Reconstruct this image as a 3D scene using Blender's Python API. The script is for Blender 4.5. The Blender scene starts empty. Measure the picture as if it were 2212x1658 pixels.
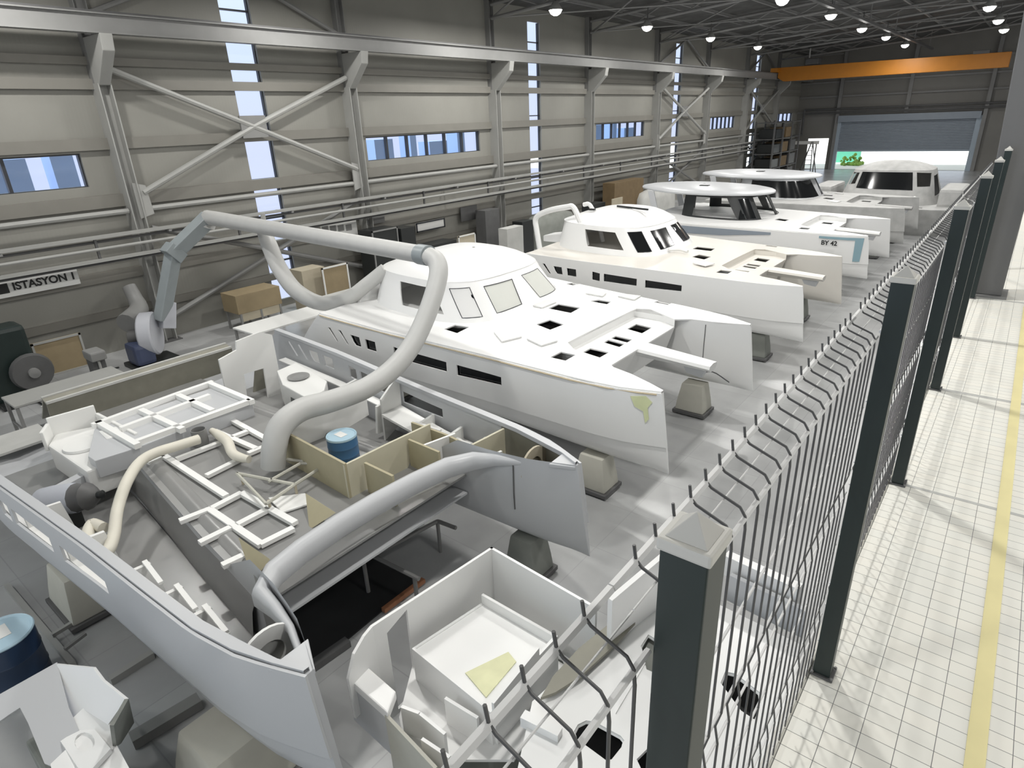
import bpy, bmesh, math, random
from math import sin, cos, pi, radians, copysign
from mathutils import Vector, Matrix
from mathutils.geometry import delaunay_2d_cdt
random.seed(7)
SC = bpy.context.scene
COL = SC.collection
V = Vector
EYE = 5.9                                   # camera height above the hall floor
# ------------------------------------------------------------------ camera
RX, RY, RZ = V((0.7847640969, 0.6185884693, -0.0386472525)), V((0.2131716577, -0.3279368410, -0.9203343266)), V((-0.5819820930, 0.7140068164, -0.3892185883))
FPX = 1343.16278
cd = bpy.data.cameras.new('camera'); cam = bpy.data.objects.new('camera', cd); COL.objects.link(cam)
cam.matrix_world = Matrix(((RX.x, -RY.x, -RZ.x, 0), (RX.y, -RY.y, -RZ.y, 0), (RX.z, -RY.z, -RZ.z, EYE), (0, 0, 0, 1)))
cd.sensor_width = 36; cd.lens = 36*FPX/2212; cd.clip_start = .05; cd.clip_end = 400
SC.camera = cam
# measured points: a sight line met with a real plane of the hall
def ray(u, v): return RX*((u-1106)/FPX)+RY*((v-829)/FPX)+RZ
def on_z(u, v, z): d = ray(u, v); return d*((z-EYE)/d.z)+V((0, 0, EYE))
def on_x(u, v, x): d = ray(u, v); return d*(x/d.x)+V((0, 0, EYE))
def on_y(u, v, y): d = ray(u, v); return d*(y/d.y)+V((0, 0, EYE))

# ------------------------------------------------------------------ materials
def mat(name, col, rough=.5, metal=0., noise=0., nscale=3., bump=0., spec=.5):
    m = bpy.data.materials.new(name); m.use_nodes = True
    nt = m.node_tree; b = nt.nodes['Principled BSDF']
    b.inputs['Base Color'].default_value = (*col, 1); b.inputs['Roughness'].default_value = rough
    b.inputs['Metallic'].default_value = metal; b.inputs['Specular IOR Level'].default_value = spec
    if noise or bump:
        tc = nt.nodes.new('ShaderNodeTexCoord'); n = nt.nodes.new('ShaderNodeTexNoise')
        n.inputs['Scale'].default_value = nscale; n.inputs['Detail'].default_value = 5
        nt.links.new(tc.outputs['Object'], n.inputs['Vector'])
        if noise:
            r = nt.nodes.new('ShaderNodeMapRange'); r.inputs[1].default_value = .3; r.inputs[2].default_value = .7
            r.inputs[3].default_value = 1-noise; r.inputs[4].default_value = 1+noise
            nt.links.new(n.outputs['Fac'], r.inputs[0])
            mx = nt.nodes.new('ShaderNodeMix'); mx.data_type = 'RGBA'; mx.blend_type = 'MULTIPLY'; mx.inputs[0].default_value = 1
            mx.inputs[6].default_value = (*col, 1); nt.links.new(r.outputs[0], mx.inputs[7]); nt.links.new(mx.outputs[2], b.inputs['Base Color'])
        if bump:
            bp = nt.nodes.new('ShaderNodeBump'); bp.inputs['Strength'].default_value = bump; bp.inputs['Distance'].default_value = .02
            nt.links.new(n.outputs['Fac'], bp.inputs['Height']); nt.links.new(bp.outputs[0], b.inputs['Normal'])
    return m
def emis(name, col, s):
    m = bpy.data.materials.new(name); m.use_nodes = True; nt = m.node_tree; nt.nodes.clear()
    e = nt.nodes.new('ShaderNodeEmission'); e.inputs[0].default_value = (*col, 1); e.inputs[1].default_value = s
    o = nt.nodes.new('ShaderNodeOutputMaterial'); nt.links.new(e.outputs[0], o.inputs[0]); return m
def glass(name, tint, gl=.06):
    m = bpy.data.materials.new(name); m.use_nodes = True; nt = m.node_tree; nt.nodes.clear()
    t = nt.nodes.new('ShaderNodeBsdfTransparent'); t.inputs[0].default_value = (*tint, 1)
    g = nt.nodes.new('ShaderNodeBsdfGlossy'); g.inputs['Roughness'].default_value = .05
    x = nt.nodes.new('ShaderNodeMixShader'); x.inputs[0].default_value = gl
    nt.links.new(t.outputs[0], x.inputs[1]); nt.links.new(g.outputs[0], x.inputs[2])
    o = nt.nodes.new('ShaderNodeOutputMaterial'); nt.links.new(x.outputs[0], o.inputs[0]); return m
def floor_mat():
    m = mat('concrete', (.40, .405, .405), .27, noise=.14, nscale=.8, spec=.4); nt = m.node_tree; b = nt.nodes['Principled BSDF']
    tc = nt.nodes.new('ShaderNodeTexCoord'); br = nt.nodes.new('ShaderNodeTexBrick'); br.offset = 0
    for i, c in (('Color1', (1, 1, 1, 1)), ('Color2', (.92, .92, .92, 1)), ('Mortar', (.84, .84, .84, 1))): br.inputs[i].default_value = c
    br.inputs['Scale'].default_value = 1; br.inputs['Brick Width'].default_value = 1.3; br.inputs['Row Height'].default_value = 1.1
    br.inputs['Mortar Size'].default_value = .008
    nt.links.new(tc.outputs['Object'], br.inputs['Vector'])
    mx = nt.nodes.new('ShaderNodeMix'); mx.data_type = 'RGBA'; mx.blend_type = 'MULTIPLY'; mx.inputs[0].default_value = 1
    src = b.inputs['Base Color'].links[0].from_socket
    nt.links.new(src, mx.inputs[6]); nt.links.new(br.outputs['Color'], mx.inputs[7]); nt.links.new(mx.outputs[2], b.inputs['Base Color'])
    return m
def tile_mat():
    m = mat('walkway_tiles', (.80, .79, .74), .5, spec=.3); nt = m.node_tree; b = nt.nodes['Principled BSDF']
    tc = nt.nodes.new('ShaderNodeTexCoord'); mp = nt.nodes.new('ShaderNodeMapping')
    mp.inputs['Location'].default_value = (.122, .012, 0)
    br = nt.nodes.new('ShaderNodeTexBrick'); br.offset = 0
    br.inputs['Color1'].default_value = (.80, .78, .71, 1); br.inputs['Color2'].default_value = (.76, .755, .70, 1); br.inputs['Mortar'].default_value = (.15, .15, .147, 1)
    br.inputs['Scale'].default_value = 1; br.inputs['Brick Width'].default_value = .083; br.inputs['Row Height'].default_value = .0545; br.inputs['Mortar Size'].default_value = .0011
    br.inputs['Mortar Smooth'].default_value = .4
    nt.links.new(tc.outputs['Object'], mp.inputs[0]); nt.links.new(mp.outputs[0], br.inputs['Vector'])
    nt.links.new(br.outputs['Color'], b.inputs['Base Color'])
    return m
def wall_mat(name, col):
    m = mat(name, col, .6, noise=.05, nscale=.6); nt = m.node_tree; b = nt.nodes['Principled BSDF']
    tc = nt.nodes.new('ShaderNodeTexCoord'); w = nt.nodes.new('ShaderNodeTexWave'); w.bands_direction = 'Y'; w.inputs['Scale'].default_value = 3.2
    bp = nt.nodes.new('ShaderNodeBump'); bp.inputs['Strength'].default_value = .08; bp.inputs['Distance'].default_value = .01
    nt.links.new(tc.outputs['Object'], w.inputs[0]); nt.links.new(w.outputs['Fac'], bp.inputs['Height']); nt.links.new(bp.outputs[0], b.inputs['Normal'])
    return m
M = {}
for n, c, r, me, no, ns in (
    ('gelcoat', (.83, .83, .82), .32, 0, 0, 1), ('gelcoat_cream', (.73, .70, .645), .35, 0, .02, 1), ('gelcoat_grey', (.52, .53, .545), .35, 0, 0, 1),
    ('raw_laminate', (.44, .44, .43), .6, 0, .12, 3), ('inside_white', (.80, .80, .78), .45, 0, 0, 1), ('inside_grey', (.27, .27, .265), .28, 0, .04, 2),
    ('batten', (.86, .86, .84), .5, 0, 0, 1), ('foam_board', (.40, .36, .24), .7, 0, .06, 3), ('foam_board_light', (.55, .52, .40), .7, 0, .05, 3),
    ('olive_laminate', (.24, .232, .19), .6, 0, .08, 4), ('black_glass', (.010, .011, .012), .12, 0, 0, 1), ('black_paint', (.018, .02, .02), .4, 0, 0, 1),
    ('masking_film', (.60, .61, .57), .6, 0, .02, 3), ('steel_grey', (.22, .22, .215), .5, 0, .05, 2), ('steel_pale', (.34, .34, .325), .5, 0, .04, 2),
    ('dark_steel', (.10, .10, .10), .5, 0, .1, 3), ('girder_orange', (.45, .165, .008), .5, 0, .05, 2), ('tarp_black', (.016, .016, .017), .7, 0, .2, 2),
    ('hose_grey', (.50, .50, .485), .5, 0, .03, 4), ('hose_cream', (.70, .67, .58), .5, 0, .03, 6), ('arm_grey', (.27, .30, .31), .4, 0, .05, 3),
    ('drum_blue', (.045, .13, .26), .35, 0, 0, 1), ('lid_blue', (.42, .58, .68), .35, 0, 0, 1), ('drum_navy', (.012, .03, .07), .35, 0, 0, 1),
    ('motor_navy', (.055, .07, .13), .4, 0, .05, 4), ('fan_white', (.50, .51, .55), .4, 0, 0, 1), ('fence_green', (.012, .022, .020), .42, 0, .1, 4),
    ('wire_lit', (.70, .70, .69), .45, 0, 0, 1), ('wire_shaded', (.085, .085, .085), .45, 0, 0, 1), ('girt_grey', (.20, .192, .17), .5, 0, .04, 2), ('column_grey', (.13, .13, .128), .5, 0, .05, 2), ('cap_grey', (.56, .55, .51), .5, 0, .03, 6), ('tan_board', (.28, .22, .13), .7, 0, .08, 3),  # fence wires are one steel: light and shade are put into their two colours
    ('tan_light', (.46, .41, .31), .7, 0, .05, 3), ('brown_board', (.16, .11, .055), .7, 0, .1, 3), ('paper_white', (.72, .72, .70), .7, 0, 0, 1),
    ('stand_beige', (.50, .49, .43), .8, 0, .05, 3), ('stand_grey', (.22, .23, .21), .8, 0, .08, 3), ('ink', (.02, .02, .02), .6, 0, 0, 1),
    ('shutter', (.27, .31, .36), .45, 0, .03, 2), ('jamb_blue', (.36, .43, .50), .45, 0, .03, 2), ('sheet_cloth', (.48, .48, .46), .8, 0, .1, 1.5),
    ('wood_red', (.32, .14, .07), .6, 0, .1, 5), ('yellow_line', (.80, .72, .38), .6, 0, .04, 6), ('bow_tape_blue', (.26, .40, .46), .5, 0, 0, 1),
    ('putty_green', (.66, .70, .42), .7, 0, .05, 6), ('putty_tan', (.62, .52, .36), .7, 0, .1, 8), ('card_yellow', (.66, .66, .42), .7, 0, .08, 5),
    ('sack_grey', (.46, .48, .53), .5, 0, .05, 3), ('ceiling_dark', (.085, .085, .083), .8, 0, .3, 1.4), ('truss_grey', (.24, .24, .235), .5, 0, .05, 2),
    ('yard', (.82, .82, .80), .8, 0, .05, .3), ('green_sign', (.10, .42, .28), .6, 0, .05, 1), ('leaf', (.28, .46, .10), .8, 0, .3, 2), ('frame_dark', (.03, .033, .04), .4, 0, 0, 1),
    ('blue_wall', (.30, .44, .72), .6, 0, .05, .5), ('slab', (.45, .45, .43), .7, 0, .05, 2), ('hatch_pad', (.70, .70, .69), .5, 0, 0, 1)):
    M[n] = mat(n, c, r, me, no, ns)
M['floor'] = floor_mat(); M['tiles'] = tile_mat()
M['wall'] = wall_mat('wall_panel', (.255, .25, .225)); M['wall_end'] = wall_mat('wall_panel_end', (.20, .195, .18))
M['pane'] = glass('window_pane', (.93, .96, 1.)); M['strip'] = glass('skylight_pane', (.97, .98, 1.), .03)
M['bulb'] = emis('lamp_bulb', (1, .98, .93), 14)

# ------------------------------------------------------------------ mesh helpers
class G:
    def __init__(s): s.bm = bmesh.new()
    def face(s, vs):
        try: return s.bm.faces.new(vs)
        except ValueError: return None
    def vs(s, pts): return [s.bm.verts.new(p) for p in pts]
    def box(s, x0, x1, y0, y1, z0, z1):
        v = s.vs([(x, y, z) for z in (z0, z1) for y in (y0, y1) for x in (x0, x1)])
        for f in ((0, 2, 3, 1), (4, 5, 7, 6), (0, 1, 5, 4), (2, 6, 7, 3), (0, 4, 6, 2), (1, 3, 7, 5)): s.face([v[i] for i in f])
        return s
    def beam(s, p, q, w, h, up=(0, 0, 1)):
        p, q = V(p), V(q); d = (q-p).normalized(); a = d.cross(V(up))
        if a.length < 1e-4: a = d.cross(V((1, 0, 0)))
        a.normalize(); b = a.cross(d); a = a*w/2; b = b*h/2
        v = s.vs([c+i*a+j*b for c in (p, q) for i, j in ((-1, -1), (1, -1), (1, 1), (-1, 1))])
        for f in ((3, 2, 1, 0), (4, 5, 6, 7), (0, 1, 5, 4), (1, 2, 6, 5), (2, 3, 7, 6), (3, 0, 4, 7)): s.face([v[i] for i in f])
        return s
    def ibeam(s, p, q, w, h, t=.03, up=(0, 0, 1)):
        p, q = V(p), V(q); d = (q-p).normalized(); a = d.cross(V(up)).normalized(); b = a.cross(d)
        W, H = w/2, h/2
        pr = [(-W, -H), (W, -H), (W, -H+t), (t/2, -H+t), (t/2, H-t), (W, H-t), (W, H), (-W, H), (-W, H-t), (-t/2, H-t), (-t/2, -H+t), (-W, -H+t)]
        return s.prism([p+a*x+b*y for x, y in pr], q-p)
    def tube(s, pts, r, n=10, smooth=0):
        pts = [V(p) for p in pts]
        if smooth:
            P = [2*pts[0]-pts[1]]+pts+[2*pts[-1]-pts[-2]]; out = []
            rr = r if isinstance(r, (list, tuple)) else [r]*len(pts); ro = []
            for i in range(1, len(P)-2):
                for k in range(smooth):
                    t = k/smooth; a, b, c, d = P[i-1:i+3]
                    out.append(.5*((2*b)+(c-a)*t+(2*a-5*b+4*c-d)*t*t+(3*b-a-3*c+d)*t**3)); ro.append(rr[i-1]*(1-t)+rr[i]*t)
            out.append(pts[-1]); ro.append(rr[-1]); pts, r = out, ro
        rs = r if isinstance(r, (list, tuple)) else [r]*len(pts)
        prev = None; u = None
        for i, p in enumerate(pts):
            d = (pts[min(i+1, len(pts)-1)]-pts[max(i-1, 0)]).normalized()
            if u is None: u = d.cross(V((0, 0, 1))) if abs(d.z) < .95 else d.cross(V((1, 0, 0)))
            u = (u-d*u.dot(d)).normalized(); w = d.cross(u)
            ring = s.vs([p+(u*cos(2*pi*k/n)+w*sin(2*pi*k/n))*rs[i] for k in range(n)])
            if prev:
                for k in range(n): s.face([prev[k], prev[(k+1) % n], ring[(k+1) % n], ring[k]])
            else: s.face(ring[::-1])
            prev = ring
        s.face(prev); return s
    def prism(s, pts, vec):
        a = s.vs(pts); b = s.vs([V(p)+V(vec) for p in pts]); n = len(a)
        s.face(a[::-1]); s.face(b)
        for i in range(n): s.face([a[i], a[(i+1) % n], b[(i+1) % n], b[i]])
        return s
    def lathe(s, prof, o=(0, 0, 0), n=20, rot=None):
        o = V(o); prev = None
        for r, z in prof:
            ps = [V((max(r, 1e-4)*cos(2*pi*k/n), max(r, 1e-4)*sin(2*pi*k/n), z)) for k in range(n)]
            if rot: ps = [rot@p for p in ps]
            ring = s.vs([p+o for p in ps])
            if prev:
                for k in range(n): s.face([prev[k], prev[(k+1) % n], ring[(k+1) % n], ring[k]])
            else: s.face(ring[::-1])
            prev = ring
        s.face(prev); return s
    def grid(s, fn, us, ws, closed=False, thick=0):
        R = [s.vs([fn(u, w) for w in ws]) for u in us]; fs = []
        for i in range(len(us)-1):
            for j in range(len(ws) if closed else len(ws)-1):
                k = (j+1) % len(ws); f = s.face([R[i][j], R[i+1][j], R[i+1][k], R[i][k]])
                if f: fs.append(f)
        if thick: bmesh.ops.recalc_face_normals(s.bm, faces=fs); bmesh.ops.solidify(s.bm, geom=fs, thickness=thick)
        return R
    def sheet(s, outline, holes, fn, step=.4, thick=0):
        """flat outline with holes, triangulated and carried onto the surface fn(a, b)"""
        vc, ed = [], []
        def loop(poly):
            i0 = len(vc); n = len(poly)
            for i in range(n):
                a, b = poly[i], poly[(i+1) % n]; m = max(1, int(math.hypot(b[0]-a[0], b[1]-a[1])/step))
                for k in range(m): vc.append(V((a[0]+(b[0]-a[0])*k/m, a[1]+(b[1]-a[1])*k/m)))
            for i in range(i0, len(vc)): ed.append((i, i+1 if i+1 < len(vc) else i0))
        loop(outline)
        for h in holes: loop(h)
        def ins(p, poly):
            r = False; j = len(poly)-1
            for i in range(len(poly)):
                if (poly[i][1] > p[1]) != (poly[j][1] > p[1]) and p[0] < (poly[j][0]-poly[i][0])*(p[1]-poly[i][1])/(poly[j][1]-poly[i][1])+poly[i][0]: r = not r
                j = i
            return r
        x0, x1 = min(p[0] for p in outline), max(p[0] for p in outline); y0, y1 = min(p[1] for p in outline), max(p[1] for p in outline)
        nx, ny = max(1, int((x1-x0)/step)), max(1, int((y1-y0)/step))
        if nx*ny < 6000:
            for i in range(1, nx):
                for j in range(1, ny):
                    p = (x0+(x1-x0)*(i+.013*(j % 3))/nx, y0+(y1-y0)*(j+.011*(i % 3))/ny)
                    if ins(p, outline) and not any(ins(p, h) for h in holes): vc.append(V(p))
        ov, oe, of = delaunay_2d_cdt(vc, ed, [], 0, 1e-5)[:3]
        bv = s.vs([fn(p.x, p.y) for p in ov]); fs = []
        for f in of:
            c = (sum(ov[i].x for i in f)/len(f), sum(ov[i].y for i in f)/len(f))
            if ins(c, outline) and not any(ins(c, h) for h in holes):
                q = s.face([bv[i] for i in f])
                if q: fs.append(q)
        loose = [v for v in bv if not v.link_faces]
        for v in loose: s.bm.verts.remove(v)
        if thick: bmesh.ops.recalc_face_normals(s.bm, faces=fs); bmesh.ops.solidify(s.bm, geom=fs, thickness=thick)
        return s
def link(name, g, m, origin=None, parent=None, smooth=None, bevel=0):
    bm = g.bm
    bmesh.ops.remove_doubles(bm, verts=bm.verts, dist=1e-5)
    bmesh.ops.recalc_face_normals(bm, faces=bm.faces)
    if bevel: bmesh.ops.bevel(bm, geom=[e for e in bm.edges if len(e.link_faces) == 2 and e.calc_face_angle(0) > .6], offset=bevel, segments=2, profile=.6, affect='EDGES', clamp_overlap=True)
    if origin is None:
        xs = [v.co for v in bm.verts]
        origin = V(((min(c.x for c in xs)+max(c.x for c in xs))/2, (min(c.y for c in xs)+max(c.y for c in xs))/2, min(c.z for c in xs)))
    origin = V(origin); bmesh.ops.translate(bm, verts=bm.verts, vec=-origin)
    me = bpy.data.meshes.new(name); bm.to_mesh(me); bm.free()
    me.materials.append(M[m] if isinstance(m, str) else m)
    o = bpy.data.objects.new(name, me); COL.objects.link(o)
    if smooth is not None:
        for p in me.polygons: p.use_smooth = True
        me.set_sharp_from_angle(angle=radians(smooth))
    if parent is not None:
        o.parent = parent; o.location = origin-world_loc(parent)
    else: o.location = origin
    return o
def world_loc(o):
    l = V(o.location); p = o.parent
    while p: l += V(p.location); p = p.parent
    return l
def tag(o, label, cat, group=None, kind=None):
    if label: o['label'] = label
    if cat: o['category'] = cat
    if group: o['group'] = group
    if kind: o['kind'] = kind
    return o
def thing(name, loc, label, cat, group=None):
    o = bpy.data.objects.new(name, None); COL.objects.link(o); o.location = loc; o.empty_display_size = .2
    return tag(o, label, cat, group)
def part(name, g, m, parent, smooth=None, bevel=0, label=None):
    o = link(name, g, m, world_loc(parent), parent, smooth, bevel)
    if label: o['label'] = label
    return o
def solo(name, g, m, label, cat, group=None, smooth=None, bevel=0): return tag(link(name, g, m, None, None, smooth, bevel), label, cat, group)
def struct(name, g, m, parent=None, smooth=None, bevel=0):
    o = link(name, g, m, world_loc(parent) if parent else (0, 0, 0), parent, smooth, bevel); o['kind'] = 'structure'; return o
def dup(root, loc, label, group=None):
    r = root.copy(); COL.objects.link(r); r.location = loc; r['label'] = label
    if group: r['group'] = group
    for ch in root.children:
        c = ch.copy(); COL.objects.link(c); c.parent = r
        for gch in ch.children: d = gch.copy(); COL.objects.link(d); d.parent = c
    return r
def text(name, body, size, m, parent, loc, xdir, ydir, depth=.004):
    cu = bpy.data.curves.new(name, 'FONT'); cu.body = body; cu.size = size; cu.extrude = depth; cu.offset = size*.03; cu.align_x = 'CENTER'; cu.align_y = 'CENTER'
    t = bpy.data.objects.new(name, cu); COL.objects.link(t)
    me = bpy.data.meshes.new_from_object(t.evaluated_get(bpy.context.evaluated_depsgraph_get())); bpy.data.objects.remove(t)
    me.materials.clear(); me.materials.append(M[m])
    o = bpy.data.objects.new(name, me); COL.objects.link(o)
    x, y = V(xdir).normalized(), V(ydir).normalized(); z = x.cross(y)
    me.transform(Matrix(((x.x, y.x, z.x, 0), (x.y, y.y, z.y, 0), (x.z, y.z, z.z, 0), (0, 0, 0, 1))))
    o.parent = parent; o.location = V(loc)-world_loc(parent); return o
def interp(x, T):
    if x <= T[0][0]: return T[0][1]
    for (a, p), (b, q) in zip(T, T[1:]):
        if x <= b: return p+(q-p)*(x-a)/(b-a)
    return T[-1][1]
# ------------------------------------------------------------------ the hall
WX = -20.5; YE = 74.0; Y0 = -9.0
COLY = [7.75+8.28*k for k in range(8)]
def roof_z(x): return 10.9+.06*(x+20.5)
g = G(); g.box(WX, 12, Y0, YE, -.2, 0); struct('floor', g, 'floor')
ribbons = [(-2.0, 6.85), (16.72, 23.4), (33.72, 39.75), (50.75, 55.95), (66.95, 72.15)]
strips = [(11.70, 12.73), (27.28, 28.30), (43.88, 45.05), (59.9, 61.15)]
rect = lambda a, b, c, d: [(a, c), (b, c), (b, d), (a, d)]
g = G(); g.sheet(rect(Y0, YE, 0, 10.95), [rect(a, b, 4.67, 5.54) for a, b in ribbons]+[rect(a, b, .25, 10.25) for a, b in strips], lambda a, b: (WX, a, b), 3, .12)
wall = struct('wall_left', g, 'wall')
for z, d, hh in ((7.9, .28, .2), (7.37, .28, .26), (5.9, .25, .30), (4.42, .28, .34), (2.35, .25, .28), (1.25, .25, .22)):
    g = G(); p = [(WX+.02, z), (WX+d, z), (WX+d, z-hh), (WX+d-.08, z-hh), (WX+d-.08, z-hh+.02), (WX+d-.025, z-hh+.02), (WX+d-.025, z-.025), (WX+.02, z-.025)]
    g.prism([(x, Y0, zz) for x, zz in p], (0, YE-Y0-.3, 0)); struct('girt', g, 'girt_grey', wall)
for z in (3.95,):
    for a, b in zip([-.4]+COLY, COLY):
        g = G(); g.tube([(-20.05, a+.2, z), (-20.05, b-.2, z)], .075, 8); struct('strut_tube', g, 'steel_pale', wall, 40)
n = 0
for a, b in strips:
    n += 1; g = G(); g.box(WX-.07, WX-.05, a, b, .25, 10.25); w = struct(f'window_{n}', g, 'strip')
    for z in (9.4, 8.55, 7.9, 6.1, 4.4, 3.1, 1.6):
        g = G(); g.box(WX-.1, WX+.0, a, b, z-.025, z+.025); struct('glazing_bar', g, 'frame_dark', w)
    for y in (a, b):
        g = G(); g.box(WX-.1, WX+.02, y-.03, y+.03, .25, 10.25); struct('window_frame', g, 'frame_dark', w)
for (a, b), k in zip(ribbons, (5, 6, 6, 6, 4)):
    n += 1; g = G(); g.box(WX-.07, WX-.05, a, b, 4.67, 5.54); w = struct(f'window_{n}', g, 'pane')
    for z0, z1 in ((4.60, 4.69), (5.50, 5.60)):
        g = G(); g.box(WX-.1, WX+.05, a-.05, b+.05, z0, z1); struct('window_frame', g, 'frame_dark', w)
    for i in range(k+1):
        y = a+(b-a)*i/k; g = G(); g.box(WX-.1, WX+.04, y-.04, y+.04, 4.62, 5.58); struct('glazing_bar', g, 'frame_dark', w)
    g = G(); g.box(WX, WX+.06, a-.1, b+.1, 4.45, 4.60); struct('window_sill', g, 'steel_pale', w)
# end wall with the big shutter door and a smaller opening
DX0, DX1, DT, DB = -16.1, -4.75, 4.75, 1.82
g = G(); g.sheet(rect(WX, 12, 0, 13.2), [rect(DX0, DX1, .02, DT), rect(-19.0, -17.0, .02, 3.0)], lambda a, b: (a, YE, b), 4, -.15)
ew = struct('wall_far', g, 'wall_end')
for x in (-16.45, -10.5, -4.3):
    g = G(); g.ibeam((x, YE-.2, 0 if x != -10.5 else 5.2), (x, YE-.2, 11), .3, .3, .02, (0, 1, 0)); struct('wall_post', g, 'steel_grey', ew)
for z in (9.6, 8.2, 6.9, 5.5):
    g = G(); g.box(WX, 6, YE-.16, YE-.02, z-.08, z+.08); struct('girt', g, 'steel_grey', ew)
for z in (5.75, 5.4):
    g = G(); g.tube([(-19.6, YE-.45, z), (-2, YE-.45, z)], .09, 8); struct('service_pipe', g, 'dark_steel', ew, 40)
g = G(); g.tube([(-19.6, YE-.45, 5.75), (-19.6, YE-.45, 3.4), (-19.6, 66, 3.4)], .1, 8); struct('service_pipe', g, 'dark_steel', ew, 40)
g = G()
prof = []
k = 0
while DB+k*.14 < DT-.1:
    z = DB+k*.14; prof += [(YE-.1, z), (YE-.16, z+.03), (YE-.16, z+.10), (YE-.1, z+.135)]; k += 1
g.grid(lambda u, w: (u, prof[w][0], prof[w][1]), [DX0+.1, DX1-.1], list(range(len(prof))), False, .02)
door = struct('door_1', g, 'shutter')
g = G(); g.box(DX0-.2, DX1+.2, YE-.5, YE-.05, DT-.25, DT+.35); struct('door_head', g, 'shutter', door)
g = G(); g.box(DX0, DX1, YE-.2, YE-.08, DB-.1, DB+.02); struct('door_bottom_rail', g, 'jamb_blue', door)
for x in (DX0-.1, DX1+.1):
    g = G(); g.box(x-.2, x+.2, YE-.3, YE-.02, 0, DT); struct('door_jamb', g, 'jamb_blue', door)
# roof
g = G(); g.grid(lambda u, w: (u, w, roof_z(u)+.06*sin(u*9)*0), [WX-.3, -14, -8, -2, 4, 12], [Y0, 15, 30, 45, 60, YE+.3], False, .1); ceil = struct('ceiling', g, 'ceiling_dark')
for x in (-18.2, -15.6, -13, -10.4, -7.8, -5.2, -2.6, 0, 2.6):
    g = G(); g.ibeam((x, Y0, roof_z(x)-.16), (x, YE, roof_z(x)-.16), .1, .2, .01); struct('purlin', g, 'truss_grey', ceil)
# outside
g = G(); g.box(-70, 40, YE+.05, 140, -.3, -.05); struct('yard_ground', g, 'yard')
for i, (y0, y1, h) in enumerate(((6.5, 8.2, 5.3), (9.0, 9.8, 5.5), (25.2, 26.6, 5.2), (28.0, 28.5, 5.5), (29.6, 31.2, 4.9), (32.2, 32.9, 5.4), (49.5, 50.6, 5.3), (52.5, 53.2, 5.5), (54.6, 56.4, 4.9))):
    g = G(); g.box(-31, -30, y0, y1, -.3, h); struct('yard_block', g, 'blue_wall')
g = G(); g.box(-40, 30, 112, 112.4, -.1, 3.2); struct('yard_wall', g, 'yard')
q0, q1 = on_y(1803, 331, 84), on_y(1856, 352, 84); g = G(); g.box(q0.x, q1.x, 84, 84.2, -.05, 2.4); solo('billboard', g, 'green_sign', 'green hoarding board out in the yard beyond the door', 'sign board')
g = G()
q = on_y(1842, 356, 80)
for i in range(60):
    c = V((q.x+random.gauss(0, .45), 80+random.gauss(0, .4), max(.1, q.z+random.gauss(0, .45))))
    r = random.uniform(.12, .25); rot = Matrix.Rotation(random.uniform(0, 6), 3, 'Z')
    g.lathe([(0, -r), (r*.7, -r*.6), (r, 0), (r*.7, r*.6), (0, r)], c, 7, rot)
tag(link('shrub', g, 'leaf', None, None, 40), 'light green leafy shrub growing in the yard outside the shutter door', 'shrub')
q = on_z(1900, 58, 10.2); t = thing('ceiling_conduit', (q.x, 45, 10.2), 'dark power conduit track running lengthwise under the roof', 'conduit')
g = G(); g.box(q.x-.1, q.x+.1, 18, 70, 10.15, 10.28); part('conduit_track', g, 'dark_steel', t)
for k in range(7):
    g = G(); g.box(q.x-.03, q.x+.03, 20+8*k, 20.06+8*k, 10.28, roof_z(q.x)-.02); part('hanger_rod', g, 'truss_grey', t)
# ------------------------------------------------------------------ steel frame
ORD = ('first', 'second', 'third', 'fourth', 'fifth', 'sixth', 'seventh', 'eighth')
WHERE = ('beside the portable blower', 'left of the wide ribbon window with six panes', 'between that window and a narrow skylight', 'left of the second ribbon window', 'in front of the third skylight strip',
         'left of the third ribbon window', 'beside the fourth skylight strip', 'near the far corner of the hall')
WHERE = ('the nearest, beside the blower', 'left of the near six-pane ribbon window', 'just left of the second skylight strip', 'left of the second six-pane ribbon window', 'just left of the third skylight strip', 'left of the third six-pane ribbon window', 'just left of the fourth skylight strip', 'the farthest, under the orange girder')
def column(y, k):
    t = thing('steel_column', (-20.2, y, 0), f'grey steel wall column with crane bracket, {WHERE[k]}', 'column', 'steel columns along the left wall')
    g = G(); g.ibeam((-20.18, y, 0), (-20.18, y, 7.25), .56, .34, .03, (0, 1, 0)); part('column_shaft', g, 'steel_pale', t)
    g = G(); g.ibeam((-20.3, y, 7.25), (-20.3, y, 10.85), .36, .32, .02, (0, 1, 0)); part('column_head', g, 'steel_grey', t)
    g = G(); g.prism([(-19.9, y-.15, 7.2), (-19.1, y-.15, 7.95), (-19.02, y-.15, 8.33), (-20.3, y-.15, 8.33), (-20.3, y-.15, 7.2)], (0, .3, 0)); part('crane_bracket', g, 'steel_pale', t, None, .02)
    g = G(); g.box(-20.45, -19.8, y-.28, y+.28, 0, .03); part('base_plate', g, 'dark_steel', t)
    return t
for k, y in enumerate(COLY): column(y, k)
g = G(); g.ibeam((-19.2, Y0, 8.56), (-19.2, YE-.3, 8.56), .26, .46, .03)
t = thing('crane_runway_beam', (-19.2, 30, 8.33), 'long grey crane runway beam along the left wall', 'beam'); part('runway_beam', g, 'steel_grey', t)
g = G(); g.box(-19.24, -19.16, Y0, YE-.3, 8.79, 8.85); part('crane_rail', g, 'dark_steel', t)
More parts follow.
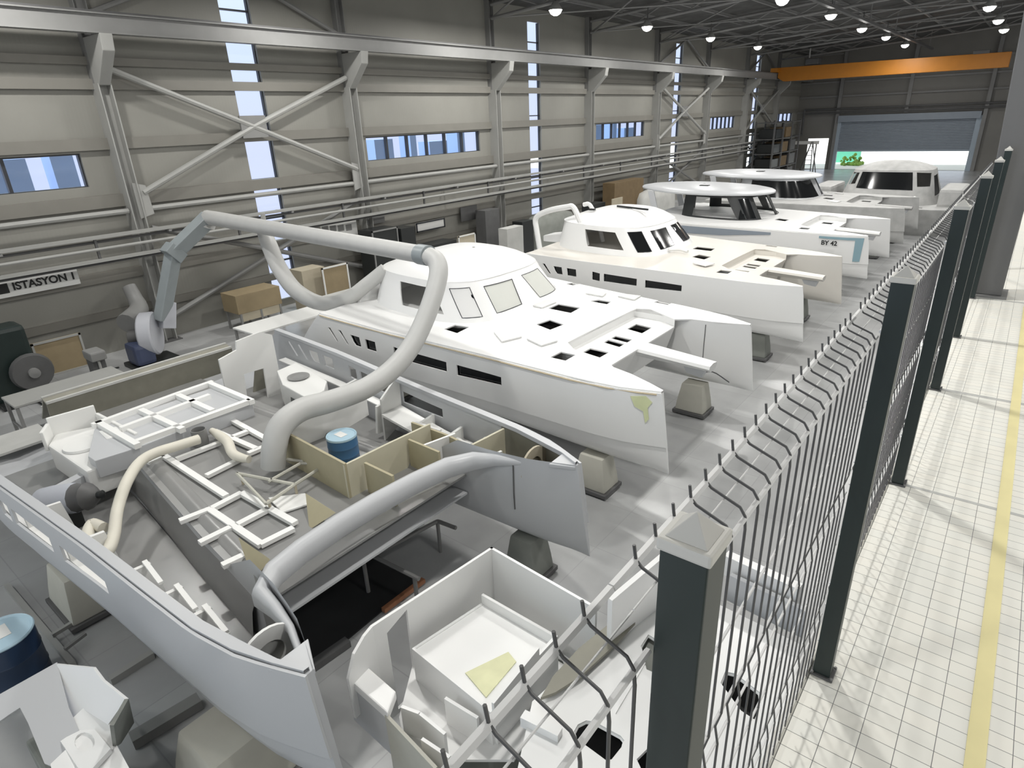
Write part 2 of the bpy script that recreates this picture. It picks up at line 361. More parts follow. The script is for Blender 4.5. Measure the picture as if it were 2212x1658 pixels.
def brace(y0, y1, lab):
    ym = (y0+y1)/2; x = -20.0
    t = wall
    for a, b in (((y0+.25, 7.6), (ym, 6.05)), ((ym, 6.05), (y1-.2, 4.45)), ((y0+.3, 4.4), (ym, 6.05)), ((ym, 6.05), (y1-.2, 7.55))):
        g = G(); g.tube([(x, a[0], a[1]), (x, b[0], b[1])], .085, 8); struct('brace_tube', g, 'steel_pale', t, 40)
    g = G(); g.box(x-.03, x+.05, ym-.45, ym+.45, 5.72, 6.38); struct('gusset_plate', g, 'steel_grey', t)
    for a, b in (((y0+.25, 8.95), (ym-.1, 10.5)), ((ym+.1, 10.5), (y1-.2, 8.95))):
        g = G(); g.tube([(x-.15, a[0], a[1]), (x-.15, b[0], b[1])], .07, 8); struct('upper_brace_tube', g, 'steel_grey', t, 40)
    for a, b in (((y0+.2, .7), (y1-.25, 3.35)), ((y0+.3, 3.4), (y1-.2, .7))):
        g = G(); g.tube([(x-.05, a[0], a[1]), (x-.05, b[0], b[1])], .08, 8); struct('lower_brace_tube', g, 'steel_grey', t, 40)
    for yy in (y0+.25, y1-.25):
        g = G(); g.prism([(x-.02, yy-.2, 3.7), (x-.02, yy+.2, 3.8), (x-.02, yy+.15, 4.6), (x-.02, yy-.2, 4.7)], (.05, 0, 0)); struct('gusset_plate', g, 'steel_pale', t)
brace(COLY[0], COLY[1], 'large pale cross brace over the nearest tall skylight strip')
brace(COLY[4], COLY[5], 'cross brace over the third skylight strip')
brace(COLY[6], COLY[7], 'cross brace over the farthest skylight strip by the orange girder')
# service rails along the wall
t = thing('cable_tray', (-19.6, 30, 2.8), 'double grey service rail and cable tray running along the left wall', 'cable tray')
for z, x in ((3.42, -19.62), (2.82, -19.55)):
    g = G(); g.box(x-.1, x+.1, Y0, 63, z-.05, z+.03); part('tray_rail', g, 'steel_pale', t)
for z, x in ((3.28, -19.7), (2.72, -19.6)):
    g = G(); g.tube([(x, Y0, z), (x, 63, z)], .04, 6); part('dark_pipe', g, 'dark_steel', t, 40)
g = G(); g.tube([(-19.55, Y0, 3.1), (-19.55, 63, 3.1)], .045, 8); part('air_pipe', g, 'steel_pale', t, 40)
for k in range(15):
    y = 2.2+4.14*k
    g = G(); g.box(-19.63, -19.56, y-.03, y+.03, 2.75, 3.42); part('hanger', g, 'dark_steel', t)
    g = G(); g.box(-20.5, -19.5, y+1.95, y+2.03, 3.3, 3.36); part('bracket', g, 'steel_grey', t)
# trusses
def bot_z(x): return 10.1+.062*(x+20)
XS = [-20.1, -17.4, -14.7, -12, -9.3, -6.6, -3.9, -1.2, 1.5]
for k, y in enumerate([16.03]+COLY[2:]+[COLY[0]-0]):
    if y < 20: continue
    t = thing('roof_truss', (-20.1, y, 10.1), f'dark tubular roof truss, {ORD[k-1]} one counting from the camera side', 'truss', 'roof trusses')
    g = G(); g.tube([(x, y, bot_z(x)) for x in (XS[0], XS[-1])], .075, 8); part('bottom_chord', g, 'truss_grey', t, 40)
    g = G(); g.tube([(x, y, roof_z(x)-.3) for x in (XS[0], XS[-1])], .075, 8); part('top_chord', g, 'truss_grey', t, 40)
    for a, b in zip(XS, XS[1:]):
        m = (a+b)/2
        for p, q in (((a, bot_z(a)), (m, roof_z(m)-.3)), ((m, roof_z(m)-.3), (b, bot_z(b)))):
            g = G(); g.tube([(p[0], y, p[1]), (q[0], y, q[1])], .04, 6); part('web_member', g, 'truss_grey', t, 40)
for k, y in enumerate(COLY[2:6]):
    t = thing('roof_tie', (-14, y+4.1, 10.3), f'dark diagonal roof tie between trusses, {ORD[k]} from the camera side', 'tie', 'diagonal roof ties')
    for p, q in (((-19.9, y), (-12, y+8.28)), ((-12, y), (-19.9, y+8.28)), ((-12, y), (-4, y+8.28))):
        g = G(); g.tube([(p[0], p[1], bot_z(p[0])), (q[0], q[1], bot_z(q[0]))], .035, 6); part('tie_rod', g, 'truss_grey', t, 40)
# overhead crane
t = thing('overhead_crane', (-11, 62.4, 8.1), 'orange overhead travelling crane girder spanning the far end', 'crane')
g = G(); g.prism([(-19.1, 61.9, 8.45), (-18.6, 61.9, 8.15), (-2.9, 61.9, 8.1), (-2.9, 61.9, 9.1), (-19.1, 61.9, 9.25)], (0, .8, 0)); part('girder', g, 'girder_orange', t, None, .02)
g = G(); g.box(-19.5, -18.9, 61.0, 63.8, 8.86, 9.2); part('end_carriage', g, 'girder_orange', t, None, .03)
g = G(); g.box(-16.9, -15.9, 61.7, 62.9, 9.3, 9.75); h = part('hoist', g, 'dark_steel', t, None, .04)
g = G(); g.tube([(-16.6, 61.6, 9.8), (-16.6, 61.6, 10.5)], .06, 8); part('hoist_mast', g, 'steel_pale', h, 40)
g = G(); g.beam((-19.0, 61.85, 9.9), (-14.0, 61.85, 9.9), .06, .06); part('festoon_rail', g, 'dark_steel', t)
g = G(); g.box(-5.2, -4.2, 61.8, 62.6, 9.1, 9.35); part('trolley', g, 'dark_steel', t, None, .04)
# lamps
LZ = 9.95; s_ = (LZ-EYE)/4.5
row = [(-18.31, 26.67, 'nearest of the wall-side row of ceiling lamps'), (-18.38, 35.7, 'second nearest of the wall-side row of ceiling lamps'), (-18.36, 44.64, 'third nearest of the wall-side row of ceiling lamps'), (-18.48, 54.21, 'farthest of the wall-side row of ceiling lamps'),
       (-10.34, 32.93, 'nearest of the middle row of ceiling lamps'), (-10.09, 40.44, 'second nearest of the middle row of ceiling lamps'), (-10.29, 49.07, 'third nearest of the middle row of ceiling lamps'), (-10.22, 56.68, 'fourth nearest of the middle row of ceiling lamps'), (-10.34, 65.71, 'farthest of the middle row of ceiling lamps'),
       (-3.51, 44.99, 'nearest of the right-hand row of ceiling lamps'), (-3.52, 52.81, 'middle one of the right-hand row of ceiling lamps'), (-3.55, 59.94, 'farthest of the right-hand row of ceiling lamps')]
def lamp_light(x, y, e=210):
    ld = bpy.data.lights.new('lamp_light', 'AREA'); ld.shape = 'DISK'; ld.size = .45; ld.energy = e; ld.color = (1, .985, .95)
    lo = bpy.data.objects.new('lamp_light', ld); lo.location = (x, y, LZ-.2); COL.objects.link(lo)
proto = None
for x, y, lab in row:
    x, y = x*s_, y*s_; lab = 'white glowing high bay lamp, '+lab
    if proto is None:
        t = proto = thing('high_bay_lamp', (x, y, LZ), lab, 'ceiling lamp', 'high bay ceiling lamps')
        g = G(); g.lathe([(.06, .32), (.1, .30), (.27, .04), (.29, 0), (.27, .0), (.08, .27)], (x, y, LZ), 20); part('lamp_shade', g, 'steel_pale', t, 40)
        g = G(); g.lathe([(.02, .06), (.22, .03), (.25, -.03), (.19, -.13), (.08, -.19), (.0, -.2)], (x, y, LZ), 16); part('bulb', g, 'bulb', t, 60)
        g = G(); g.tube([(x, y, LZ+.3), (x, y, LZ+.85)], .03, 6); part('stem', g, 'dark_steel', t, 40)
    else: dup(proto, (x, y, LZ), lab)
    lamp_light(x, y)
for y in (-2, 5.5, 13, 20.5):
    for x in (-17, -9.3, -3.2): lamp_light(x, y, 90 if y < 0 else 210)
lamp_light(-3.2, 27); lamp_light(-3.2, 33); lamp_light(-9.3, 66); lamp_light(3.5, 4, 160); lamp_light(3.5, 13, 180)
# ------------------------------------------------------------------ catamarans
BT = [(0, .03), (.3, .15), (.62, .27), (1.2, .38), (2.2, .46), (3.4, .55), (4.6, .67), (6.1, .82), (8.4, .93), (11, .90)]
KEEL, SHEER, KN = .70, 2.05, 1.17
def lb(z): return .19*max(0, (z-KEEL))/1.35            # stem line: the foot of the bow reaches furthest forward
def le(z): return 8.5+max(0, SHEER-z)*1.25              # raked transom
def half(l, z): return interp(l-lb(z), BT)
def gz(z): return 1.0 if z > 1.5 else .94+.06*(z-KN)/(1.5-KN) if z > KN else .94
TOP_HOLES = [[(8.2, 1.80), (8.1, 1.80), (7.85, 1.52), (7.92, 1.52)], [(7.8, 1.81), (7.7, 1.81), (7.46, 1.53), (7.53, 1.53)],
             [(7.36, 1.78), (7.04, 1.78), (7.0, 1.56), (7.22, 1.56), (7.3, 1.64)], [(6.84, 1.78), (6.5, 1.78), (6.48, 1.56), (6.82, 1.56)],
             [(5.92, 1.79), (5.66, 1.76), (5.66, 1.53), (5.92, 1.55)], [(5.53, 1.77), (4.46, 1.75), (4.46, 1.55), (5.53, 1.55)], [(4.2, 1.75), (3.12, 1.74), (3.12, 1.58), (4.2, 1.54)]]
class Boat:
    def __init__(s, yc, k, xb): s.yc, s.k, s.xb = yc, k, xb
    def W(s, l, v, z): return V((s.xb-l, s.yc+v+s.k*l, z))
    def hull(s, root, side, mt, holes, inner_top=None, sheer=SHEER):
        hc = .0
        def top(l, z): return s.W(l, side*(1.93+half(l, z)*gz(z)), z)
        ol = [(lb(KN), KN), (le(KN), KN), (le(sheer), sheer), (lb(sheer), sheer)]
        g = G(); g.sheet(ol, holes, top, .22, .028)
        prof = [(.94, KN), (.90, 1.0), (.74, .85), (.45, .745), (0, KEEL), (-.45, .745), (-.74, .85), (-.90, 1.0), (-.95, KN), (-.99, 1.45), (-1, sheer)]
        us = [0, .004, .012, .025, .045, .07, .1, .14, .2, .28, .36, .45, .55, .66, .78, .9, 1]
        def low(u, w):
            c, z = prof[w]
            if inner_top is not None and w >= 8:
                z = KN+(z-KN)*((inner_top-KN)/(sheer-KN) if lb(z)+u*(le(z)-lb(z)) > 1.95 else 1)
            l = lb(z)+u*(le(z)-lb(z)); return s.W(l, side*(1.93+half(l, z)*c), z)
        R = g.grid(low, us, list(range(len(prof))), False, 0)
        fs = [f for f in g.bm.faces if any(v in R[0]+R[-1] for v in f.verts)]
        # stem and transom closing faces
        def cap(u):
            pts = [low(u, w) for w in range(len(prof))]; z = sheer
            pts.append(s.W(lb(z)+u*(le(z)-lb(z)), side*(1.93+half(lb(z)+u*(le(z)-lb(z)), z)), z)); g.face(g.vs(pts))
        cap(0)
        if inner_top is None: cap(1)
        for hh in (holes if inner_top is None else []):
            q = G(); q.sheet(hh, [], lambda l, z: s.W(l, side*(1.93+half(l, z)*gz(z)-.035), z), .2, .01); part('hull_window', q, 'black_glass', root)  # black panes added behind the bare openings stand in for interior shade
        return part('hull', g, mt, root, 35)
def superell(t, a, b, n): c, q = cos(t), sin(t); e = 2/n; return copysign(abs(c)**e, c)*a, copysign(abs(q)**e, q)*b
CAB = dict(lc=6.65, af=(2.3, -.72), aa=(1.9, -.1), w=(1.95, -.33), n=3.2, z0=2.03, H=.82, v0=.15)
def cab_lv(t, h, P=CAB):
    c, q = superell(t, 1, 1, P['n']); a = P['af'] if c > 0 else P['aa']
    return P['lc']-c*(a[0]+a[1]*h), P['v0']+q*(P['w'][0]+P['w'][1]*h), P['z0']+P['H']*h
WIN = {'side': [(-1.655, .84), (-1.30, .83), (-1.18, .27), (-1.59, .28)], 'w1': [(-1.03, .86), (-.66, .87), (-.61, .23), (-.92, .22)],
       'w2': [(-.41, .85), (-.01, .84), (-.04, .28), (-.385, .25)], 'w3': [(.05, .85), (.45, .85), (.55, .24), (.09, .27)]}
WIN['far1'] = [(-a, h) for a, h in WIN['w1']]; WIN['far2'] = [(-a, h) for a, h in WIN['side']]
def mirror(q, d): return [(2*d-a, h) for a, h in q]
def cabin(B, root, mt, wins, panes, roof=True, P=CAB, name='coachroof'):
    f = lambda t, h: B.W(*cab_lv(t, h, P))
    g = G(); g.sheet([(-pi, 0), (pi, 0), (pi, 1), (-pi, 1)], [WIN[w] for w in wins], f, .13, .03)
    ts = [-pi+2*pi*i/48 for i in range(48)]
    if roof:
        rs = [1, .97, .88, .74, .56, .36, .16, .02]
        def rf(u, w):
            l, v, z = cab_lv(ts[w], 1, P); lc, vc = P['lc']-.45, P['v0']
            return B.W(lc+(l-lc)*rs[u]*(1.015 if u == 0 else 1), vc+(v-vc)*rs[u], z-.0+.42*(1-rs[u]**2.3))
        g.grid(rf, list(range(len(rs))), list(range(48)), True)
    c = part(name, g, mt, root, 32)
    for w in wins:
        m = panes.get(w)
        if m is None: continue
        q = WIN[w]; ct = (sum(a for a, _ in q)/4, sum(b for _, b in q)/4)
        qq = [(ct[0]+(a-ct[0])*1.0, ct[1]+(b-ct[1])*1.0) for a, b in q]
        g = G(); g.sheet(qq, [], lambda t, h: B.W(*cab_lv(t, h, dict(P, w=(P['w'][0]-.012, P['w'][1]), af=(P['af'][0]-.012, P['af'][1])))), .1, .01)
        part('window_panel', g, m, c, 40)
        g = G()
        pts = [f(a+(ct[0]-a)*.0, b) for a, b in [(q[i][0]+(q[(i+1) % 4][0]-q[i][0])*k/6, q[i][1]+(q[(i+1) % 4][1]-q[i][1])*k/6) for i in range(4) for k in range(6)]]
        g.tube(pts+[pts[0]], .009, 5); part('window_gasket', g, 'frame_dark', c, 40)
    return c
HATCH = {'fore': [(3.66, -.72), (3.60, -.33), (3.20, -.38), (3.24, -.80)], 'main': [(4.10, .28), (4.12, .70), (3.55, .74), (3.50, .30)],
         'side': [(5.14, -1.97), (5.12, -1.67), (4.76, -1.60), (4.74, -1.98)], 'bow': [(2.43, -1.88), (2.42, -1.56), (2.12, -1.52), (2.12, -1.84)],
         'f1': [(3.67, 1.33), (3.58, 1.56), (3.27, 1.60), (3.24, 1.36)], 'f2': [(2.49, 2.20), (2.47, 2.44), (2.14, 2.44), (2.14, 2.20)], 'f3': [(5.12, 2.42), (5.05, 2.62), (4.82, 2.6), (4.9, 2.40)]}
WELL = {'a': [(2.30, 1.05), (2.30, .66), (1.92, .60), (1.92, 1.02)], 'b': [(2.32, -.72), (2.32, -1.10), (1.92, -1.12), (1.92, -.70)], 's1': [(2.28, -.12), (2.28, -.30), (1.90, -.34), (1.90, -.14)], 's2': [(2.28, .16), (2.28, -.02), (1.90, -.04), (1.90, .16)]}
PAD = {'e1': [(4.06, -1.60), (3.82, -1.26), (3.43, -1.48), (3.6, -1.88)], 'e2': [(3.28, -1.5), (3.13, -1.2), (2.74, -1.23), (2.85, -1.6)], 'e3': [(4.10, 1.80), (4.08, 2.08), (3.72, 2.12), (3.62, 1.80)], 'e4': [(3.35, 2.05), (3.30, 2.35), (2.95, 2.42), (2.90, 2.02)], 'e5': [(4.75, .2), (4.7, .75), (4.2, .72), (4.2, .18)]}
def deck(B, root, mt, hatches, wells, pads, padmat='hatch_pad'):
    dz = lambda l, v: B.W(l, v, SHEER+.07*max(0, 1-(v/2.4)**2)*min(1, max(0, (l-1.5)/2)))
    o = [interp(l, BT) for l in (0, .3, .62, 1.2, 1.55)]; ls = (0.19, .35, .62, 1.2, 1.55)
    out = []
    for l in (.20, .32, .5, .8, 1.2, 1.8, 2.6, 3.6, 4.8, 6.2, 7.4, 8.5): out.append((l, -1.93-half(l, SHEER)))
    for l in (8.5, 7.4, 6.2, 4.8, 3.6, 2.6, 1.8, 1.2, .8, .5, .32, .20): out.append((l, 1.93+half(l, SHEER)))
    for l in (.20, .5, .9, 1.3): out.append((l, 1.93-half(l, SHEER)))
    out += [(1.58, 1.36), (2.3, 1.66), (2.56, 1.5), (2.58, -1.12), (2.3, -1.32), (1.58, -1.36)]
    for l in (1.3, .9, .5, .20): out.append((l, -1.93+half(l, SHEER)))
    g = G(); g.sheet(out, [HATCH[h] for h in hatches], dz, .3, -.025); d = part('deck', g, mt, root, 35)
    g = G(); g.sheet([(1.9, -1.4), (1.9, 1.4)]+[(l, 1.9+half(l, 1.6)*.9) for l in (2.0, 3.4, 5, 7, 8.2)]+[(l, -1.9-half(l, 1.6)*.9) for l in (8.2, 7, 5, 3.4, 2.0)], [], lambda l, v: B.W(l, v, 1.66), .6, .02); part('interior_lining', g, 'tarp_black', root)  # black sheet added below deck in place of the interior's shade
    # sunken foredeck with its steps
    WZ = 1.90
    g = G(); g.sheet([(1.56, 1.34), (2.3, 1.70), (2.6, 1.53), (2.62, -1.15), (2.3, -1.36), (1.56, -1.34)], [WELL[h] for h in wells], lambda l, v: B.W(l, v, WZ), .3, -.025)
    rim = [(1.57, 1.36), (2.3, 1.68), (2.57, 1.51), (2.59, -1.13), (2.3, -1.34), (1.57, -1.36)]
    for a, b in zip(rim, rim[1:]):
        p = [dz(*a), dz(*b)]; g.face(g.vs([p[0], p[1], B.W(b[0], b[1], WZ), B.W(a[0], a[1], WZ)]))
    a, b = (1.57, 1.38), (1.57, -1.38)
    g.face(g.vs([B.W(a[0], a[1], WZ), B.W(b[0], b[1], WZ), B.W(b[0]+.2, b[1], 1.3), B.W(a[0]+.2, a[1], 1.3)]))
    g.face(g.vs([B.W(1.77, 1.45, 1.3), B.W(1.77, -1.45, 1.3), B.W(8.8, -1.2, 1.3), B.W(8.8, 1.2, 1.3)]))
    part('foredeck_well', g, mt, root, 30)
    for h in pads:
        g = G(); g.sheet(PAD[h], [], lambda l, v: dz(l, v)+V((0, 0, .03)), .3, -.028); part('deck_pad', g, padmat, root, 40)
    # bowsprit spine
    g = G()
    def sp(u, w):
        l = 1.75-1.6*u; hw = .24-.06*u; prof = [(-hw, 0), (-hw+.03, .05), (0, .07), (hw-.03, .05), (hw, 0), (hw*.5, -.13+.06*u), (-hw*.5, -.13+.06*u)]
        return B.W(l, prof[w][0]-.02, 1.88+prof[w][1]-.04*u)
    R = g.grid(sp, [0, .25, .5, .75, 1], list(range(7)), True); g.face(R[-1]); part('bow_spine', g, mt, root, 30)
    g = G(); g.prism([B.W(.25, -.06, 1.83), B.W(.75, -.06, 1.83), B.W(.62, -.06, 1.63), B.W(.33, -.06, 1.60)], B.W(0, .06, 0)-B.W(0, -.06, 0)); part('spine_keel', g, 'gelcoat_grey', root)
    return d
def stand(x, y, h, lab, m='stand_beige', wx=.62, wy=.5, grp='hull stands under the catamarans'):
    t = thing('hull_stand', (x, y, 0), lab, 'stand', grp)
    g = G(); g.prism([(x-wx/2, y-wy/2, .09), (x+wx/2, y-wy/2, .09), (x+wx/2, y+wy/2, .09), (x-wx/2, y+wy/2, .09)], (0, 0, .01))
    g2 = G(); a = [(x-wx/2, y-wy/2), (x+wx/2, y-wy/2), (x+wx/2, y+wy/2), (x-wx/2, y+wy/2)]
    lo = g2.vs([(p[0], p[1], .1) for p in a]); hi = g2.vs([(x+(p[0]-x)*.72, y+(p[1]-y)*.7, h) for p in a]); mid = g2.vs([(x+(p[0]-x)*.93, y+(p[1]-y)*.9, h*.45) for p in a])
    for r, q in ((lo, mid), (mid, hi)):
        for i in range(4): g2.face([r[i], r[(i+1) % 4], q[(i+1) % 4], q[i]])
    g2.face(hi); g2.face(lo[::-1]); part('padded_block', g2, m, t, 40, .03)
    g = G(); g.box(x-wx/2-.04, x+wx/2+.04, y-wy/2-.04, y+wy/2+.04, .03, .1); part('stand_base', g, 'dark_steel', t, None, .01)
    for i, j in ((-1, -1), (1, -1), (1, 1), (-1, 1)):
        g = G(); g.lathe([(.03, 0), (.04, .01), (.04, .03), (.03, .04)], (x+i*(wx/2-.05), y+j*(wy/2-.05), 0), 10); part('foot', g, 'black_paint', t)
    return t
# --- second boat: decked, white, windows masked
B2 = Boat(9.96, .09, -3.45)
r2 = thing('catamaran', (-8.4, 10.4, KEEL), 'white decked catamaran shell with film-masked cabin windows, under the grey extraction arm', 'catamaran', 'catamarans in build')
for sd in (-1, 1): B2.hull(r2, sd, 'gelcoat', TOP_HOLES)
deck(B2, r2, 'gelcoat', list(HATCH), list(WELL), list(PAD))
cabin(B2, r2, 'gelcoat', ['side', 'w1', 'w2', 'w3', 'far1', 'far2'], {'w1': 'hatch_pad', 'w2': 'masking_film', 'w3': 'masking_film'})
g = G(); g.tube([B2.W(l, -1.962-half(l, SHEER), SHEER-.02) for l in (.25, .5, 1, 1.6, 2.4, 3.4, 4.6, 6, 7.2, 8.45)], .014, 6); part('putty_seam', g, 'putty_tan', r2, 40)
g = G(); g.sheet([(.40, 1.99), (.62, 1.96), (.55, 1.80), (.42, 1.74), (.38, 1.55), (.33, 1.62), (.36, 1.8), (.30, 1.9)], [], lambda l, z: B2.W(l, -1.965-half(l, z), z), .1, .008); part('putty_patch', g, 'putty_green', r2, 40)
for v in (-2.0, 2.0):
    g = G(); g.prism([B2.W(8.5, v-.75, 2.05), B2.W(8.5, v+.75, 2.05), B2.W(9.6, v+.7, 1.3), B2.W(9.6, v-.7, 1.3)], (0, 0, -.3)); part('swim_steps', g, 'gelcoat', r2)
g = G(); g.prism([B2.W(8.3, v, z) for v, z in ((-1.9, 2.05), (-1.6, 2.42), (1.9, 2.42), (2.2, 2.05))], B2.W(8.42, 0, 0)-B2.W(8.3, 0, 0)); part('aft_bulkhead', g, 'gelcoat', r2, None, .03)
g = G(); g.tube([B2.W(.45, 0, 1.62), B2.W(.5, .9, 1.35), B2.W(.45, 1.75, .85)], .012, 5, 4); part('bow_line', g, 'black_paint', r2)
g = G(); g.tube([B2.W(1.0, 1.93-half(1.0, z)*gz(z)-.004, z) for z in (2.0, 1.6, 1.2)], .008, 5); part('hull_seam', g, 'dark_steel', r2)
stand(-4.6, 11.75, .69, 'beige padded stand under the far bow of the film-masked catamaran'); stand(-4.75, 8.0, .69, 'beige padded stand under the near bow of the film-masked catamaran')
stand(-10.6, 8.6, .69, 'padded stand under the near stern of the film-masked catamaran'); stand(-10.6, 12.4, .69, 'padded stand under the far stern of the film-masked catamaran')
# --- third boat: domed cabin with dark windows, hoop at the stern
B3 = Boat(17.37, .13, -3.45)
r3 = thing('catamaran', (-8.4, 18, KEEL), 'cream white catamaran with domed cabin, dark windscreens and a white hoop over its stern', 'catamaran', 'catamarans in build')
for sd in (-1, 1): B3.hull(r3, sd, 'gelcoat_cream' if sd > 0 else 'gelcoat', TOP_HOLES)
deck(B3, r3, 'gelcoat_cream', ['fore', 'main', 'bow', 'f2'], list(WELL), ['e2'], 'gelcoat')
cabin(B3, r3, 'gelcoat', ['side', 'w1', 'w2', 'w3', 'far1', 'far2'], {'w1': 'black_glass', 'w2': 'black_glass', 'w3': 'black_glass'})
g = G(); g.beam(B3.W(5.4, -.35, 3.27), B3.W(6.6, -.25, 3.29), .05, .05); part('roof_slot', g, 'black_paint', r3)
g = G(); g.box(*[c for c in (lambda p: (p.x-.1, p.x+.1, p.y-.05, p.y+.05, p.z-.03, p.z+.02))(B3.W(7.3, -.7, 3.2))]); part('roof_vent', g, 'black_paint', r3)
hp = [on_y(u, v, 17.0) for u, v in ((1170, 560), (1160, 500), (1158, 470), (1185, 455), (1225, 447), (1238, 447), (1250, 470), (1262, 505), (1268, 530))]
g = G(); g.tube(hp, .09, 8, 4); part('stern_hoop', g, 'gelcoat', r3, 40)
g = G(); g.tube([p+V((.05, .9, -.03)) for p in hp[4:]], .07, 8, 4); part('stern_hoop', g, 'gelcoat', r3, 40)
c = B3.W(8.2, -.9, 2.05); g = G(); g.prism([c+V((-1.0, 0, 0)), c+V((.35, 0, 0)), c+V((.35, 0, .5)), c+V((-.1, 0, .52)), c+V((-.3, 0, .3)), c+V((-1.0, 0, .2))], (0, .7, 0)); part('helm_seat', g, 'gelcoat', r3, None, .04)
g = G(); g.box(c.x+.2, c.x+.37, c.y-.02, c.y+.1, c.z+.05, c.z+.4); part('locker_opening', g, 'black_paint', r3)
g = G(); g.tube([B3.W(3.9, -.5, 2.2), B3.W(4.15, -.45, 2.22), B3.W(4.4, -.5, 2.2), B3.W(4.5, -.6, 2.2)], .05, 6, 3); part('deck_spray_rail', g, 'gelcoat', r3, 40)
stand(-4.6, 15.7, .69, 'dark padded stand under the near bow of the hooped catamaran', 'stand_grey'); stand(-4.7, 19.6, .69, 'dark padded stand under the far bow of the hooped catamaran', 'stand_grey')
stand(-10.6, 16.6, .69, 'dark padded stand under the near stern of the hooped catamaran', 'stand_grey'); stand(-10.6, 20.5, .69, 'dark padded stand under the far stern of the hooped catamaran', 'stand_grey')
# --- boats with a hard top
def hardtop(B, root, mt, l0=7.0, hl=2.95, hw=1.75, z=2.98):
    def f(u, w):
        r, dz = [(1, 0), (1.0, .05), (.97, .10), (.85, .16), (.6, .215), (.3, .24), (.02, .25)][u]
        t = 2*pi*w/40; a, b = superell(t, hl*r, hw*r, 2.25); b *= 1-.42*min(0, a/hl)**2; return B.W(l0-a, .1+b, z+dz)
    def under(u, w):
        r, dz = [(1, 0), (.93, -.03), (.5, -.02), (.02, -.02)][u]; t = 2*pi*w/40; a, b = superell(t, hl*r, hw*r, 2.25); b *= 1-.42*min(0, a/hl)**2; return B.W(l0-a, .1+b, z+dz)
    g = G(); g.grid(f, list(range(7)), list(range(40)), True); g.grid(under, list(range(4)), list(range(40)), True); h = part('hard_top', g, mt, root, 40)
    g = G(); p = B.W(l0-.3, -.55, z+.245); g.box(p.x-.18, p.x+.18, p.y-.1, p.y+.1, p.z-.04, p.z+.01); part('roof_hatch', g, 'black_paint', h)
    for v in (-1.2, 1.4):
        g = G(); g.prism([B.W(l0+1.75, v, 2.05), B.W(l0+1.45, v, 2.05), B.W(l0+1.75, v, z), B.W(l0+2.05, v, z)], (0, .06, 0)); part('top_pillar', g, mt, root, None, .01)
HT = dict(CAB, lc=6.0, af=(2.1, -.6), aa=(1.7, -.1), w=(1.75, -.25), H=.95)
B4 = Boat(24.75, .15, -3.45)
r4 = thing('catamaran', (-8.4, 25.5, KEEL), 'white catamaran with an oval hard top over see-through dark-framed windows, blue tape at its bow', 'catamaran', 'catamarans in build')
for sd in (-1, 1): B4.hull(r4, sd, 'gelcoat', [])
deck(B4, r4, 'gelcoat', ['fore', 'bow'], ['a', 'b'], [])
WIN.update({'h1': [(-1.85, .90), (-1.34, .90), (-1.16, .16), (-1.85, .16)], 'h2': [(-1.05, .88), (-.66, .9), (-.62, .16), (-.92, .14)], 'h3': [(-.48, .92), (.06, .92), (.06, .12), (-.46, .12)], 'h4': [(.15, .92), (.66, .92), (.75, .14), (.18, .12)],
            'h5': [(1.0, .8), (.72, .8), (.85, .2), (1.0, .2)], 'h6': [(1.9, .86), (1.3, .86), (1.2, .22), (1.9, .22)], 'h7': [(2.3, .9), (2.95, .9), (2.95, .1), (2.3, .1)], 'h8': [(-2.3, .9), (-2.95, .9), (-2.95, .1), (-2.3, .1)]})
HW = ['h1', 'h2', 'h3', 'h4', 'h5', 'h6', 'h7', 'h8']
cabin(B4, r4, 'black_paint', HW, {'h2': 'black_glass'}, False, HT, 'window_frame')
hardtop(B4, r4, 'gelcoat_grey')
g = G(); g.sheet([(.28, 2.0), (1.6, 2.0), (1.6, 1.93), (.52, 1.92), (.50, 1.25), (.30, 1.25)], [], lambda l, z: B4.W(l, -1.966-half(l, z), z), .12, .008); part('bow_tape', g, 'bow_tape_blue', r4, 40)
g = G(); g.sheet([(3.2, 1.98), (8.3, 1.98), (8.3, 1.72), (5.0, 1.74), (3.2, 1.9)], [], lambda l, z: B4.W(l, -1.966-half(l, z), z), .3, .008); part('hull_stripe', g, 'shutter', r4, 40)
text('bow_lettering', 'BY 42', .2, 'ink', r4, B4.W(1.25, -2.40, 1.80), (1, -.02, 0), (0, 0, 1))
stand(-4.6, 23.2, .69, 'padded stand under the near bow of the blue-taped catamaran', 'stand_grey'); stand(-10.6, 24.4, .69, 'padded stand under the near stern of the blue-taped catamaran', 'stand_grey')
stand(-4.6, 27.2, .69, 'padded stand under the far bow of the blue-taped catamaran', 'stand_grey'); stand(-10.6, 28.2, .69, 'padded stand under the far stern of the blue-taped catamaran', 'stand_grey')
B5 = Boat(31.7, .12, -3.45)
r5 = thing('catamaran', (-8.4, 32.4, KEEL), 'grey-decked catamaran with an oval white hard top over wrap-around black windows', 'catamaran', 'catamarans in build')
for sd in (-1, 1): B5.hull(r5, sd, 'raw_laminate', [])
deck(B5, r5, 'raw_laminate', ['fore', 'f1', 'main'], ['a', 'b'], ['e2', 'e3'], 'gelcoat')
WIN.update({'k1': [(-1.9, .9), (-.1, .9), (-.05, .15), (-1.9, .15)], 'k2': [(.1, .9), (1.5, .9), (1.5, .15), (.05, .15)]})
cabin(B5, r5, 'gelcoat_grey', ['k1', 'k2'], {'k1': 'black_glass', 'k2': 'black_glass'}, False, HT, 'coachroof')
hardtop(B5, r5, 'gelcoat_grey')
for x, y, w_ in ((-4.6, 29.9, 'near bow'), (-10.6, 30.8, 'near stern'), (-4.6, 33.8, 'far bow'), (-10.6, 34.6, 'far stern')): stand(x, y, .69, f'padded stand under the {w_} of the black-windowed catamaran', 'stand_grey')
